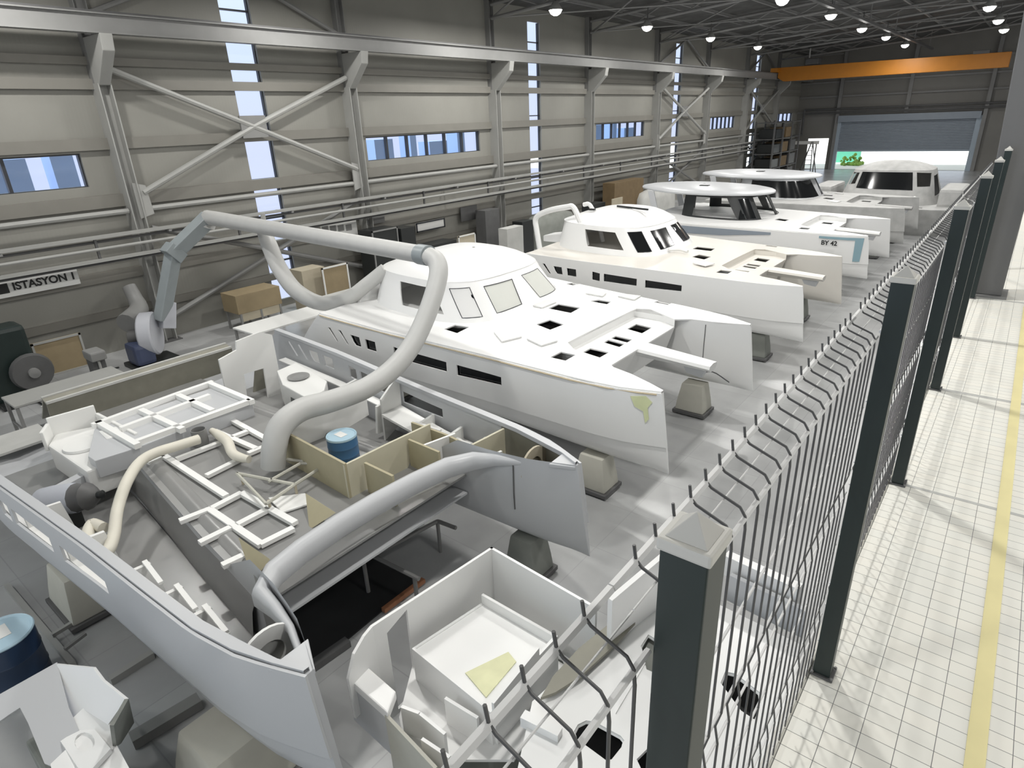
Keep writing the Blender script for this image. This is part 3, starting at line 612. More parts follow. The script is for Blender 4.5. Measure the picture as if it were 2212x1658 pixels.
# --- raw grey deck and cabin moulding before the shutter door, windscreen towards the camera
class Turned(Boat):
    def W(s, l, v, z): return V((s.xb+v*1.08, s.yc+l, z-.75))
B6 = Turned(32.4, 0, -5.55)
r6 = thing('catamaran', (-5.55, 39, 0), 'raw grey unpainted deck and cabin before the shutter door, its windscreen openings black', 'catamaran', 'catamarans in build')
def rrect(w0, w1, l0, l1, r): return [(l0+r-r*sin(a), w0+r-r*cos(a)) for a in (0, .5, 1, pi/2)]+[(l0+r-r*cos(a), w1-r+r*sin(a)) for a in (0, .5, 1, pi/2)]+[(l1, w1), (l1, w0)]
o6 = rrect(-3.3, 3.1, 3.3, 10, .9)
g = G(); g.sheet(o6, [[(3.7, -1.0), (3.9, -1.0), (3.9, .0), (3.7, 0)], [(3.75, .8), (3.95, .8), (3.95, 1.7), (3.75, 1.7)]], lambda l, v: B6.W(l, v, 2.0), .5, -.04); part('deck', g, 'raw_laminate', r6)
g = G(); n6 = len(o6); g.grid(lambda u, w: B6.W(o6[w % n6][0]+(0, .12, .5)[u], o6[w % n6][1]*(1, 1.0, .93)[u], (2.0, 1.5, .75)[u]), [0, 1, 2], list(range(n6)), True); part('hull', g, 'raw_laminate', r6, 40)
C6 = dict(CAB, z0=2.0, af=(2.2, -.75), w=(2.15, -.5), v0=0, H=1.62, n=3.6)
WIN.update({'r1': [(-1.2, .92), (-.66, .92), (-.62, .60), (-1.05, .55)], 'r2': [(-.54, .95), (.34, .95), (.36, .45), (-.5, .48)], 'r3': [(.46, .95), (1.15, .92), (1.0, .55), (.48, .55)],
            'r4': [(-.5, .22), (-.3, .28), (-.28, .1), (-.5, .08)], 'r5': [(-.1, .24), (.12, .24), (.12, .06), (-.1, .06)], 'r6': [(.3, .24), (.5, .24), (.48, .08), (.3, .06)]})
cabin(B6, r6, 'raw_laminate', ['r1', 'r2', 'r3', 'r4', 'r5', 'r6', 'far2', 'side'], {'r2': 'black_glass'}, True, C6)
for v in (-2.75, 2.6):
    q = B6.W(6.2, v, 2.0); g = G(); g.box(q.x-.5, q.x+.5, q.y-1.6, q.y+1.6, q.z, q.z+.85); part('side_moulding', g, 'raw_laminate', r6, None, .14)
for v in (-.9, .35, 1.3):
    q = B6.W(4.05, v, 2.05); g = G(); g.lathe([(.02, 0), (.16, .05), (.18, .3), (.1, .45), (.02, .5)], q, 10); part('white_cover', g, 'paper_white', r6, 40)
g = G(); q = B6.W(5, 0, 0); g.box(q.x-2.2, q.x+2.2, q.y-.6, q.y+3, 0, .12); part('transport_base', g, 'dark_steel', r6)
# --- first boat: open hull without a deck, fitting-out inside
B1 = Boat(3.68, .03, -3.4); SOLE = 1.48
r1 = thing('catamaran', (-8.4, 3.9, KEEL), 'open deckless catamaran hull in the foreground with white batten grids inside', 'catamaran', 'catamarans in build')
S1 = 2.0
for sd in (-1, 1): B1.hull(r1, sd, 'gelcoat_grey', TOP_HOLES, SOLE+.02, S1)
b1 = lambda u, v, z: on_z(u, v, z)
def sheetL(out, z, holes=(), th=-.03): 
    g = G(); g.sheet(out, list(holes), lambda l, v: B1.W(l, v, z), .35, th); return g
out = [(1.75, -1.93+half(1.75, 1.5))]+[(l, -1.93+half(l, 1.5)) for l in (2.4, 3.4, 4.6, 6.1, 8.6)]+[(l, 1.93-half(l, 1.5)) for l in (8.6, 6.1, 4.6, 3.4, 2.4, 1.75)]
part('bridgedeck_sole', sheetL(out, SOLE), 'inside_grey', r1)
g = G(); g.sheet(out, [], lambda l, v: B1.W(l, v, 1.22), .6, .03); part('bridgedeck_underside', g, 'gelcoat_grey', r1)
for sd in (-1, 1):
    o2 = [(l, sd*(1.93+.80*half(l, 1.0))) for l in (.9, 1.6, 2.4, 3.4, 4.6, 6.1, 8.4)]+[(l, sd*(1.93-.80*half(l, 1.0))) for l in (8.4, 6.1, 4.6, 3.4, 2.4, 1.6, .9)]
    part('hull_sole', sheetL(o2, .98, (), -.02), 'inside_grey', r1)
    # capping along the gunwale, inner faces, bow infill
    ls = (.22, .5, .9, 1.4, 2.2, 3.4, 4.6, 6.1, 7.4, 8.5)
    g = G(); g.grid(lambda u, w: B1.W(ls[u], sd*(1.93+half(ls[u], S1)-(.01 if w in (0, 3) else .11 if ls[u] > .5 else .06)), S1+(.02 if w < 2 else -.04)), list(range(len(ls))), [0, 1, 2, 3], True); part('gunwale_capping', g, 'gelcoat_grey', r1, 40)
    ls2 = (.2, .45, .9, 1.35, 1.75)
    g = G(); g.grid(lambda u, w: B1.W(ls2[u], sd*(1.93+half(ls2[u], 1.6)*.98*(1 if w < 3 else -1)-sd*0)-(.03 if w < 3 else -.03)*sd, (1.93, 1.5, 1.1, 1.1, 1.5, 1.90)[w]), list(range(1, 5)), list(range(6))); part('bow_liner', g, 'olive_laminate' if sd > 0 else 'inside_grey', r1, 40)
    g = G(); g.prism([B1.W(.2, sd*1.93-.05, 1.98), B1.W(.2, sd*1.93+.05, 1.98), B1.W(.50, sd*1.93+.19, 2.0), B1.W(.50, sd*1.93-.19, 1.99)], (0, 0, -.05)); part('bow_cap', g, 'gelcoat_grey', r1, None, .01)
    rr = Matrix.Rotation(radians(90), 3, 'Y')
    c = B1.W(.88, sd*1.93, 1.72); g = G(); g.lathe([(.15, -.015), (.29, -.015), (.29, .015), (.15, .015), (.15, -.015)], c, 28, rr); part('bow_ring_frame', g, 'inside_white' if sd < 0 else 'tan_light', r1, 40)
    # curved liner between sole and hull
    g = G(); lz = (2.0, 2.8, 3.8, 5.0, 6.4)
    g.grid(lambda u, w: B1.W(lz[u], sd*(1.93-half(lz[u], 1.3)*1.0-(-.12, -.07, .03, .14, .26, .34)[w]), (1.0, 1.28, 1.47, 1.56, 1.56, 1.47)[w]), list(range(5)), list(range(6))); part('curved_liner', g, 'inside_grey', r1, 60)
    rl = (1.4, 2.2, 3.4, 4.6, 6.1, 8.3)
    g = G(); g.grid(lambda u, w: B1.W(rl[u], sd*(1.93+half(rl[u], 1.3)*.95-(.03, .20)[w]), 1.42), list(range(6)), [0, 1], False, .02); part('hull_side_shelf', g, 'inside_white', r1)
    for k, l in enumerate((2.1, 2.64, 3.32, 4.4, 5.6)):
        vo = 1.93+half(l, 1.4)*.95
        g = G(); g.prism([B1.W(l, sd*(vo-.03), 1.62), B1.W(l, sd*(vo-.44), 1.58), B1.W(l, sd*(vo-.5), 1.1), B1.W(l, sd*(vo-.05), 1.05)], (.05, 0, 0)); part('hull_frame', g, 'inside_white', r1)
        if k < 3:
            g = G(); g.beam(B1.W(l, sd*(vo-.40), 1.61), B1.W(l-.52, sd*(vo-.36), 1.61), .05, .03); part('stringer', g, 'batten', r1)
# bow beam sweeping across between the hulls
path = [(.45, -1.83), (.8, -1.70), (1.15, -1.62), (1.44, -1.57), (1.60, -1.36), (1.68, -1.0), (1.72, -.5), (1.72, 0), (1.68, .6), (1.60, 1.1), (1.45, 1.38), (1.22, 1.52), (.85, 1.66), (.45, 1.80)]
prof = [(.03, 1.70), (-.01, 1.76), (-.01, 1.88), (.03, 1.94), (.09, 1.96), (.15, 1.94), (.18, 1.87), (.18, 1.72)]
g = G()
def bb(u, w):
    l, v = path[u]; l2, v2 = path[min(u+1, len(path)-1)]; l1, v1 = path[max(u-1, 0)]; t = V((l2-l1, v2-v1)).normalized(); n = V((t.y, -t.x))
    k = (.28, .35, .6, .9, 1, 1, 1, 1, 1, 1, .9, .6, .35, .28)[u]; zz = 1.96-(1.96-prof[w][1])*k
    return B1.W(l+n.x*prof[w][0]*k, v+n.y*prof[w][0]*k, zz)
g.grid(bb, list(range(len(path))), list(range(len(prof))), True); [g.face(g.vs([bb(u, w) for w in range(len(prof))])) for u in (0, len(path)-1)]; part('bow_crossbeam', g, 'gelcoat_grey', r1, 50)
g = G(); g.grid(lambda u, w: B1.W(2.0+.12*w, -1.5+3.0*u, 1.52-.3*w), [0, .5, 1], [0, 1], False, .02); part('bridgedeck_front', g, 'inside_grey', r1)
g = G(); g.prism([B1.W(.75, 1.93-.47, 1.88), B1.W(.77, 1.93-.47, 1.88), B1.W(.77, 1.93-.45, 1.0), B1.W(.75, 1.93-.45, 1.0)], (0, .01, 0)); 
g = G(); g.tube([B1.W(.98, 1.93-half(.98, z)*(1.0 if z > 1.3 else .95)-.006, z) for z in (1.93, 1.7, 1.45, 1.2)], .009, 5); part('hull_seam', g, 'dark_steel', r1)
# batten grids, each traced between two measured ends
def batten(p, q, z, w=.085, h=.05): 
    g = G(); g.beam(on_z(*p, z), on_z(*q, z), w, h); part('batten', g, 'batten', r1)
for p, q in (((355, 985), (489, 1072)), ((319, 1000), (355, 985)), ((381, 992), (475, 956)), ((446, 1028), (522, 990)), ((388, 1126), (457, 1099)), ((457, 1099), (522, 1065)), ((522, 1065), (638, 1130)),
             ((453, 1101), (565, 1177)), ((562, 1177), (634, 1141)), ((511, 1135), (580, 1099)), ((431, 1173), (500, 1139)), ((480, 1222), (527, 1200)),
             ((453, 924), (500, 907)), ((500, 907), (576, 949)), ((464, 931), (556, 971)), ((500, 945), (536, 931)), ((536, 980), (576, 963))): batten(p, q, 1.56)
PLZ = 1.80
pc = [on_z(*q, PLZ-.05) for q in ((205, 922), (455, 838), (545, 868), (300, 965), (205, 995), (190, 985))]
g = G(); g.prism([p for p in pc], (0, 0, -.28)); part('cockpit_platform', g, 'gelcoat_grey', r1, None, .01)
for p, q in (((200, 920), (388, 851)), ((388, 851), (460, 826)), ((261, 927), (453, 855)), ((294, 956), (540, 866)), ((211, 913), (298, 963)), ((305, 887), (395, 929)), ((385, 855), (460, 889)), ((455, 830), (545, 868))): batten(p, q, PLZ-.01, .09, .08)
# aft bulkhead with its doorway and the stern bulwark
ab = [on_x(u, v, -11.0) for u, v in ((473, 777), (511, 756), (510, 737), (561, 717), (588, 723), (606, 816), (614, 878), (582, 872), (570, 795), (527, 808), (535, 862), (487, 838))]
g = G(); g.prism(ab, (-.04, 0, 0)); part('aft_bulkhead', g, 'inside_white', r1)
g = G(); g.prism([on_x(u, v, -11.5) for u, v in ((552, 790), (572, 775), (590, 880), (535, 890), (548, 850))], (-.03, 0, 0)); part('curved_panel', g, 'olive_laminate', r1)
sb = [(8.45, 1.48), (8.35, 1.95), (8.55, 2.0), (8.8, 1.75), (9.1, 1.5)]
g = G(); g.grid(lambda u, w: B1.W(sb[w][0], -1.5+3.2*u, sb[w][1]), [0, .5, 1], list(range(5)), False, .03); part('stern_bulwark', g, 'olive_laminate', r1, 30)
for l, z in ((8.36, 1.97), (8.58, 2.0), (8.82, 1.77)):
    g = G(); g.beam(B1.W(l, -1.5, z), B1.W(l, 1.7, z), .05, .04); part('bulwark_strip', g, 'sheet_cloth', r1)
# moulded seat and sink units
g = G(); g.prism([on_z(u, v, 1.62) for u, v in ((104, 962), (186, 1018), (262, 990), (300, 962), (212, 918), (120, 936))], (0, 0, -.42)); seat = part('helm_seat_moulding', g, 'inside_white', r1, None, .03)
for a, b, h in (((112, 940), (214, 910), .30), ((214, 910), (300, 955), .16), ((112, 940), (98, 962), .22)):
    a, b = on_z(*a, 1.62), on_z(*b, 1.62); g = G(); g.beam(a+V((0, 0, h/2-.05)), b+V((0, 0, h/2-.05)), .05, h+.1); part('seat_back', g, 'inside_white', seat, None, .015)
q = on_z(180, 962, 1.625); g = G(); g.lathe([(.20, .03), (.26, .035), (.27, .0), (.22, .0), (.15, .01)], q, 24); part('seat_bowl_rim', g, 'inside_white', seat, 50)
q = on_z(245, 950, 1.625); g = G(); g.prism([q+V((-.22, -.1, 0)), q+V((.2, -.14, 0)), q+V((.24, .1, 0)), q+V((-.16, .14, 0))], (0, 0, .14)); part('console_box', g, 'inside_white', seat, None, .03)
g = G(); g.prism([on_z(u, v, 1.5) for u, v in ((52, 1082), (176, 1018), (186, 1024), (62, 1092))], (0, 0, -.45)); part('near_hull_bulkhead', g, 'gelcoat_grey', r1)
o3 = [on_z(u, v, 1.72) for u, v in ((598, 800), (640, 782), (706, 822), (700, 842), (668, 862), (610, 830))]
g = G(); g.prism(o3, (0, 0, -.6)); sink = part('sink_unit', g, 'inside_white', r1, None, .02)
c = on_z(645, 815, 1.725); g = G(); g.lathe([(.17, .01), (.20, .015), (.2, .03), (.15, .03), (.11, .005)], c, 20); part('basin', g, 'inside_grey', sink, 40)
g = G(); g.prism([on_z(u, v, 1.3) for u, v in ((632, 868), (662, 875), (668, 890), (634, 895))], (0, 0, .25)); part('unit_recess', g, 'black_paint', sink)
# far hull inside: white bulkheads, shelf, tan foam boards
def wallp(pts, z0, z1, m, nm, th=.035, zz=None):
    g = G()
    for a, b in zip(pts, pts[1:]):
        A, Bq = B1.W(*a, z0), B1.W(*b, z0); d = (Bq-A).normalized(); n = V((-d.y, d.x, 0))*th
        g.prism([A, Bq, Bq+n, A+n], (0, 0, z1-z0))
    return part(nm, g, m, r1)
wallp([(4.35, .50), (4.30, 1.0), (4.32, 1.5), (4.40, 1.95)], SOLE, 2.0, 'inside_white', 'white_partition')
g = G(); g.prism([B1.W(4.25, 2.08, 1.0), B1.W(4.25, 2.50, 1.2), B1.W(4.25, 2.53, 2.06), B1.W(4.25, 2.1, 1.75)], (.04, 0, 0)); part('hull_bulkhead', g, 'inside_white', r1)
g = G(); g.prism([B1.W(4.2, 2.06, 1.5), B1.W(2.6, 1.85, 1.5), B1.W(2.4, 2.2, 1.5), B1.W(4.2, 2.5, 1.5)], (0, 0, -.04)); part('side_bench', g, 'inside_white', r1)
wallp([(4.40, .23), (2.58, .18)], SOLE, 2.02, 'foam_board', 'foam_partition')
wallp([(2.58, .18), (2.55, .9), (2.50, 1.62)], SOLE, 2.0, 'foam_board_light', 'foam_partition')
wallp([(2.5, .42), (1.95, .42)], SOLE, 1.95, 'foam_board', 'foam_divider'); wallp([(2.5, 1.18), (1.9, 1.18)], SOLE, 1.95, 'foam_board', 'foam_divider')
wallp([(2.22, 1.22), (2.1, 1.72)], 1.2, 1.93, 'inside_white', 'locker_front'); wallp([(1.66, 1.55), (1.6, 2.2)], 1.2, 1.95, 'foam_board_light', 'locker_frame'); wallp([(1.45, 1.62), (1.40, 1.9)], 1.2, 1.8, 'inside_white', 'locker_panel')
wallp([(2.9, 1.6), (2.2, 1.62), (1.6, 1.56)], 1.2, 1.92, 'foam_board', 'locker_side')
for l in (4.35, 4.1):
    g = G(); g.box(*(lambda q: (q.x-.05, q.x+.05, q.y-.03, q.y, q.z, q.z+.2))(B1.W(l, .22, 1.75))); part('cleat', g, 'foam_board', r1)
for pts in (((515, 1160), (580, 1205), (545, 1250)), ((660, 1065), (722, 1105), (668, 1140))):
    g = G(); q = [on_z(u, v, z) for (u, v), z in zip(pts, (1.70, 1.70, 1.5))]; g.prism(q, (.03, 0, 0)); part('gusset_panel', g, 'foam_board', r1)
for pts in (((620, 992), (708, 1000), (637, 1046), (512, 1022)), ((575, 1088), (637, 1046)), ((580, 1040), (650, 1000), (708, 1000)), ((512, 1022), (575, 1088))):
    for a, b in zip(pts, pts[1:]):
        g = G(); g.tube([on_z(*a, 1.68), on_z(*b, 1.68)], .022, 6); part('loose_frame_tube', g, 'stand_beige', r1, 40)
for q in ((700, 1000), (637, 1046), (520, 1022), (580, 1080)):
    a = on_z(*q, 1.68); g = G(); g.tube([a, V((a.x, a.y, SOLE))], .02, 6); part('loose_frame_leg', g, 'tan_light', r1, 40)
g = G(); g.prism([on_z(u, v, 1.52) for u, v in ((580, 1078), (660, 1068), (672, 1090), (610, 1110))], (0, 0, .03)); part('tray', g, 'inside_white', r1, None, .01)
for x, y, w_ in ((-4.35, 5.55, 'far bow'), (-11.0, 5.8, 'far stern'), (-11.0, 2.1, 'near stern')): stand(x, y, .69, f'dark padded stand under the {w_} of the open foreground hull', 'stand_grey', .5, .5)
stand(-4.9, 1.45, .69, 'pale beige keel block under the near bow of the open foreground hull', 'stand_beige', .9, .8); stand(-8.9, 1.5, .69, 'beige keel block under the near side of the open foreground hull', 'stand_beige', .9, .6)
# things lying in the open boat
def tubething(nm, pts, r, m, lab, cat, n=10, sm=6): return solo(nm, (lambda g: g.tube(pts, r, n, sm))(G()), m, lab, cat, None, 50)
p = B1.W(3.42, .74, SOLE+.02)
def drum(nm, p, r, h, m, lid, lab):
    t = thing(nm, p, lab, 'drum')
    g = G(); g.lathe([(r*.97, 0), (r, .01), (r, h*.33), (r*1.02, h*.35), (r, h*.37), (r, h*.66), (r*1.02, h*.68), (r, h*.7), (r, h-.01), (r*.985, h)], p, 32); part('drum_body', g, m, t, 35)
    g = G(); g.lathe([(r*1.02, h-.01), (r*1.03, h+.005), (r*1.0, h+.02), (r*.93, h+.015), (r*.9, h+.005), (.01, h+.008)], p, 32); part('drum_lid', g, lid, t, 35)
    g = G(); g.box(p.x-r*.5, p.x+r*.3, p.y-r*.25, p.y+r*.3, h+p.z+.009, h+p.z+.012); part('lid_label', g, 'paper_white', t)
    return t
drum('steel_drum', p, .21, .42, 'drum_blue', 'lid_blue', 'blue drum with pale lid standing inside the open boat')
P = lambda L: [on_z(u, v, z) for u, v, z in L]
tubething('suction_hose', P([(430, 948, 1.72), (385, 962, 1.74), (335, 978, 1.76), (300, 1000, 1.74), (272, 1045, 1.70), (254, 1100, 1.55), (246, 1155, 1.45), (232, 1190, 1.42), (207, 1196, 1.40), (190, 1165, 1.40), (198, 1132, 1.42), (224, 1140, 1.43)]), .072, 'hose_cream', 'cream flexible hose curling down into the near hull of the open boat', 'hose')
tubething('corrugated_hose', P([(458, 930, 1.66), (474, 940, 1.66), (492, 955, 1.68), (502, 978, 1.68), (520, 988, 1.66), (538, 992, 1.66)]), [.05, .07, .075, .07, .065, .055], 'hose_cream', 'short kinked cream hose lying on the far batten grid', 'hose')
c = on_z(437, 962, SOLE+.02); g = G(); g.lathe([(.11, 0), (.11, .28), (.10, .28), (.095, .05)], c, 20); solo('duct_collar', g, 'steel_grey', 'grey metal pipe collar standing on the sole of the open boat', 'pipe collar', None, 40)
c = on_z(140, 1092, 1.30)
t = thing('vacuum_cleaner', V((c.x, c.y, 1.0)), 'rounded grey vacuum cleaner lying in the near hull of the open boat', 'vacuum cleaner')
rot = Matrix.Rotation(radians(35), 3, 'Z')@Matrix.Rotation(radians(82), 3, 'Y')
g = G(); g.lathe([(.02, -.42), (.12, -.39), (.19, -.3), (.21, -.1), (.21, .15), (.2, .22)], c+V((0, 0, .1)), 20, rot); part('vacuum_body', g, 'sack_grey', t, 50)
g = G(); g.lathe([(.2, .22), (.17, .32), (.19, .38), (.12, .48), (.04, .55)], c+V((0, 0, .1)), 12, rot); part('vacuum_motor', g, 'dark_steel', t, 50)
g = G(); g.lathe([(.05, .53), (.06, .6), (.02, .62)], c+V((0, 0, .1)), 10, rot); part('nozzle', g, 'black_paint', t, 40)
g = G(); g.box(c.x-.15, c.x+.2, c.y-.2, c.y+.12, 1.0, c.z-.02); part('vacuum_base', g, 'black_paint', t, None, .02)
# dark sheet and trestle frame on the floor between the hulls
tq = [on_z(u, v, .02) for u, v in ((530, 1235), (700, 1130), (905, 1252), (665, 1450), (600, 1420))]
g = G(); g.prism(tq, (0, 0, -.02)); solo('floor_sheet', g, 'tarp_black', 'black sheet spread on the floor between the bows of the open boat', 'sheet')
g = G(); g.beam(on_z(828, 1318, .06), on_z(915, 1252, .06), .07, .06); solo('timber', g, 'wood_red', 'reddish timber batten along the edge of the black floor sheet', 'timber')
g = G(); g.beam(on_z(600, 1490, .05), on_z(752, 1385, .05), .12, .09); solo('floor_beam', g, 'dark_steel', 'dark steel beam on the floor ahead of the near bow', 'beam')
t = thing('trestle', on_z(860, 1150, 0), 'low grey tube trestle on the floor under the far bow of the open boat', 'trestle')
hh = .55
for a, b in (((785, 1210), (945, 1125)), ((945, 1125), (985, 1140)), ((735, 1165), (905, 1250))):
    g = G(); g.tube([on_z(*a, hh), on_z(*b, hh)], .03, 8); part('trestle_rail', g, 'steel_grey', t, 40)
for a in ((785, 1210), (945, 1125), (740, 1168), (895, 1245)):
    q = on_z(*a, hh); g = G(); g.tube([q, V((q.x, q.y, 0))], .028, 8); part('leg', g, 'steel_grey', t, 40)
# cradle rails under the near hull
def rail(p, q, nm, m, lab, w=.09, h=.09, z=.045): return solo(nm, (lambda g: g.beam(on_z(*p, z), on_z(*q, z), w, h))(G()), m, lab, 'rail')
rail((15, 1265), (158, 1436), 'cradle_rail', 'steel_pale', 'long pale steel rail on the floor at the lower left', .07)
rail((112, 1372), (160, 1343), 'cross_bar', 'steel_pale', 'short pale cross bar nearest the beige keel block at left', .05, .05, .12)
rail((140, 1402), (185, 1368), 'cross_bar', 'steel_grey', 'short grey cross bar, second from the beige keel block at left', .04, .04, .12)
rail((238, 1470), (330, 1412), 'cross_bar', 'steel_pale', 'pale cradle bar under the middle of the near hull', .09, .09)
rail((285, 1600), (432, 1512), 'cross_bar', 'steel_grey', 'wide grey cradle bar beside the pale keel block', .16, .12, .07)
drum('steel_drum', on_z(40, 1490, 0)+V((.0, .05, 0)), .32, .8, 'drum_navy', 'lid_blue', 'navy blue drum with pale blue lid at the lower left edge')

# ------------------------------------------------------------------ loose mouldings in front
def shell(nm, parent, pts, z0, z1, m, th=.035, closed=True, cap=0):
    g = G(); n = len(pts)
    ctr = sum(pts, V())/n
    for i in range(n if closed else n-1):
        a, b = V(pts[i]), V(pts[(i+1) % n]); a.z = b.z = z0; d = (b-a).normalized(); nn = V((-d.y, d.x, 0))
        if (ctr-a).dot(nn) < 0: nn = -nn
        g.prism([a, b, b+nn*th, a+nn*th], (0, 0, z1-z0))
    return part(nm, g, m, parent)
RM = 1.6
t = thing('cockpit_moulding', on_z(1000, 1420, RM)*0+V((-3.1, 2.9, 0)), 'white open cockpit moulding with a deep box, in the foreground below the fence', 'boat moulding')
A_, B_, C_, D_, E_ = [on_z(u, v, RM) for u, v in ((1062, 1180), (1290, 1310), (1240, 1500), (757, 1470), (755, 1388))]
E2 = on_z(800, 1350, RM)
# back-left wall with a slot, back-right wall
def vwall(nm, a, b, z0, z1, m, th=.03, holes=(), par=None, z1b=None):
    a, b = V((a.x, a.y, 0)), V((b.x, b.y, 0)); L = (b-a).length; d = (b-a)/L; n = V((-d.y, d.x, 0))
    g = G(); g.sheet([(0, z0), (L, z0), (L, z1 if z1b is None else z1b), (0, z1)], [[(x*L, z) for x, z in h] for h in holes], lambda s, z: a+d*s+V((0, 0, z)), .3, th)
    return part(nm, g, m, par or t)
vwall('side_wall', E2, A_, .35, RM, 'gelcoat', .03, [[(.09, .40), (.24, .45), (.25, 1.54), (.09, 1.42)]]); vwall('back_wall', A_, B_, .75, RM, 'gelcoat')
g = G(); g.sheet([(0, .80), (1, .80), (1, 1.6), (.7, 1.58), (.3, 1.5), (0, 1.3)], [], lambda u, z: E2.lerp(E_+V((.04, -.12, 0)), 1-u)*1+V((0, 0, z-RM)), .2, .03); part('side_corner', g, 'gelcoat', t)
fl = [on_z(u, v, .78) for u, v in ((1062, 1335), (1235, 1445), (1110, 1640), (880, 1640), (862, 1548), (892, 1432))]
g = G(); g.prism(fl, (0, 0, -.03)); part('moulding_floor', g, 'gelcoat', t)
bz0, bz1 = .80, 1.18
bx = [on_z(u, v, bz1) for u, v in ((1045, 1300), (1200, 1390), (1065, 1535), (895, 1398))]
g = G(); g.prism([V((p.x, p.y, bz1)) for p in bx], (0, 0, -.06)); part('inner_box_floor', g, 'gelcoat', t)
for i in range(4): vwall('inner_box_side', bx[i], bx[(i+1) % 4], .78, bz1+(.12 if i in (0, 1) else .01), 'gelcoat')
bw = [on_z(u, v, bz1+.3) for u, v in ((1160, 1400), (1062, 1520))]; vwall('box_divider', bw[0], bw[1], bz1, bz1+.32, 'gelcoat', .025)
for a, b in (((870, 1530), (910, 1545)), ((910, 1545), (965, 1590)), ((965, 1512), (1035, 1555)), ((915, 1600), (975, 1640))):
    a, b = on_z(*a, 1.05), on_z(*b, 1.05); vwall('floor_rib', a, b, .78, 1.1, 'gelcoat', .03)
fr = [on_z(u, v, 1.15) for u, v in ((753, 1465), (795, 1440), (855, 1490), (838, 1540), (940, 1650), (930, 1665))]
g = G(); g.prism([on_z(u, v, 1.2) for u, v in ((753, 1465), (795, 1440), (855, 1492), (837, 1540))], (0, 0, -.1)); part('corner_step', g, 'gelcoat', t, None, .015)
vwall('front_wall', on_z(837, 1540, 1.15), on_z(945, 1655, 1.15), .3, 1.15, 'stand_beige', .03); vwall('front_wall', on_z(755, 1468, 1.1), on_z(837, 1540, 1.1), .6, 1.1, 'gelcoat_grey', .03)
g = G(); c = (fl[0]+fl[2])/2; g.box(c.x-.55, c.x+.35, c.y-.6, c.y+.6, 0, .74); part('support_block', g, 'stand_grey', t, None, .03)
cp = [on_z(u, v, bz1+.012) for u, v in ((1005, 1452), (1098, 1407), (1115, 1428), (1050, 1505))]
g = G(); g.prism(cp, (0, 0, -.010)); solo('card_sheet', g, 'card_yellow', 'pale yellow sheet lying in the white cockpit moulding', 'sheet')
# deck moulding right of it, seen through the fence
t = thing('deck_moulding', (-1.75, 3.9, 0), 'white deck moulding with oval black hatch openings, standing just beyond the fence', 'boat moulding')
DZ = 1.55
o_ = [on_z(u, v, DZ) for u, v in ((1285, 1395), (1420, 1245), (1725, 1395), (1700, 1700), (1500, 1800), (1100, 1750), (1150, 1520))]
hl = [on_z(u, v, DZ) for u, v in ((1240, 1585), (1248, 1570), (1266, 1561), (1285, 1564), (1340, 1594), (1348, 1604), (1345, 1616), (1322, 1645), (1310, 1648), (1245, 1600))]
h2 = [on_z(u, v, DZ) for u, v in ((1375, 1645), (1400, 1620), (1440, 1680), (1410, 1720))]
h3 = [on_z(u, v, DZ) for u, v in ((1556, 1480), (1566, 1455), (1588, 1460), (1640, 1500), (1644, 1530), (1630, 1560), (1600, 1540))]
h4 = [on_z(u, v, DZ) for u, v in ((1384, 1400), (1400, 1375), (1440, 1400), (1440, 1470), (1395, 1450))]
T2 = lambda L: [(p.x, p.y) for p in L]
g = G(); g.sheet(T2(o_), [T2(hl), T2(h2), T2(h3), T2(h4)], lambda x, y: V((x, y, DZ)), .3, -.03); part('deck_skin', g, 'gelcoat', t)
g = G(); c = sum(o_, V())/len(o_); g.prism([V((c.x+(p.x-c.x)*.85, c.y+(p.y-c.y)*.85, DZ-.22)) for p in o_], (0, 0, -.02)); part('underside_lining', g, 'tarp_black', t)  # black sheet added below the skin so the hatch openings look dark
for L in (hl, h3, h4):
    g = G(); g.tube([p+V((0, 0, .005)) for p in L+[L[0]]], .012, 6); part('hatch_rim', g, 'gelcoat', t, 40)
a, b = on_z(1310, 1395, DZ), on_z(1428, 1300, DZ)
vwall('rear_fin', a, b, DZ, DZ+.55, 'gelcoat', .05, (), t, DZ+.62)
a, b = on_z(1575, 1290, DZ), on_z(1735, 1370, DZ); vwall('cabin_side', a, b, DZ, DZ+.30, 'gelcoat_grey', .05, (), t); vwall('cabin_side_top', a+V((-.1, .15, 0)), b+V((-.1, .15, 0)), DZ+.2, DZ+.42, 'gelcoat', .1, (), t)
g = G(); g.prism([on_z(u, v, DZ+.06) for u, v in ((1168, 1512), (1195, 1465), (1250, 1405), (1330, 1340), (1412, 1290), (1405, 1312), (1330, 1395), (1255, 1465), (1200, 1500))], (0, 0, .03)); part('side_coaming', g, 'olive_laminate', t)  # olive leaf paints the shaded underside of the curved coaming
a, b = on_z(1130, 1560, DZ), on_z(1210, 1600, DZ); g = G(); g.beam(a+V((0, 0, .05)), b+V((0, 0, .05)), .08, .1); part('deck_rib', g, 'gelcoat', t)
g = G(); g.prism([on_z(u, v, DZ+.04) for u, v in ((1345, 1480), (1395, 1430), (1330, 1540), (1290, 1590))][:3], (0, 0, -.03)); part('deck_ridge', g, 'gelcoat', t)
g = G(); g.box(-2.0, -1.2, 3.3, 4.4, 0, DZ-.04); part('support_block', g, 'stand_grey', t, None, .03)
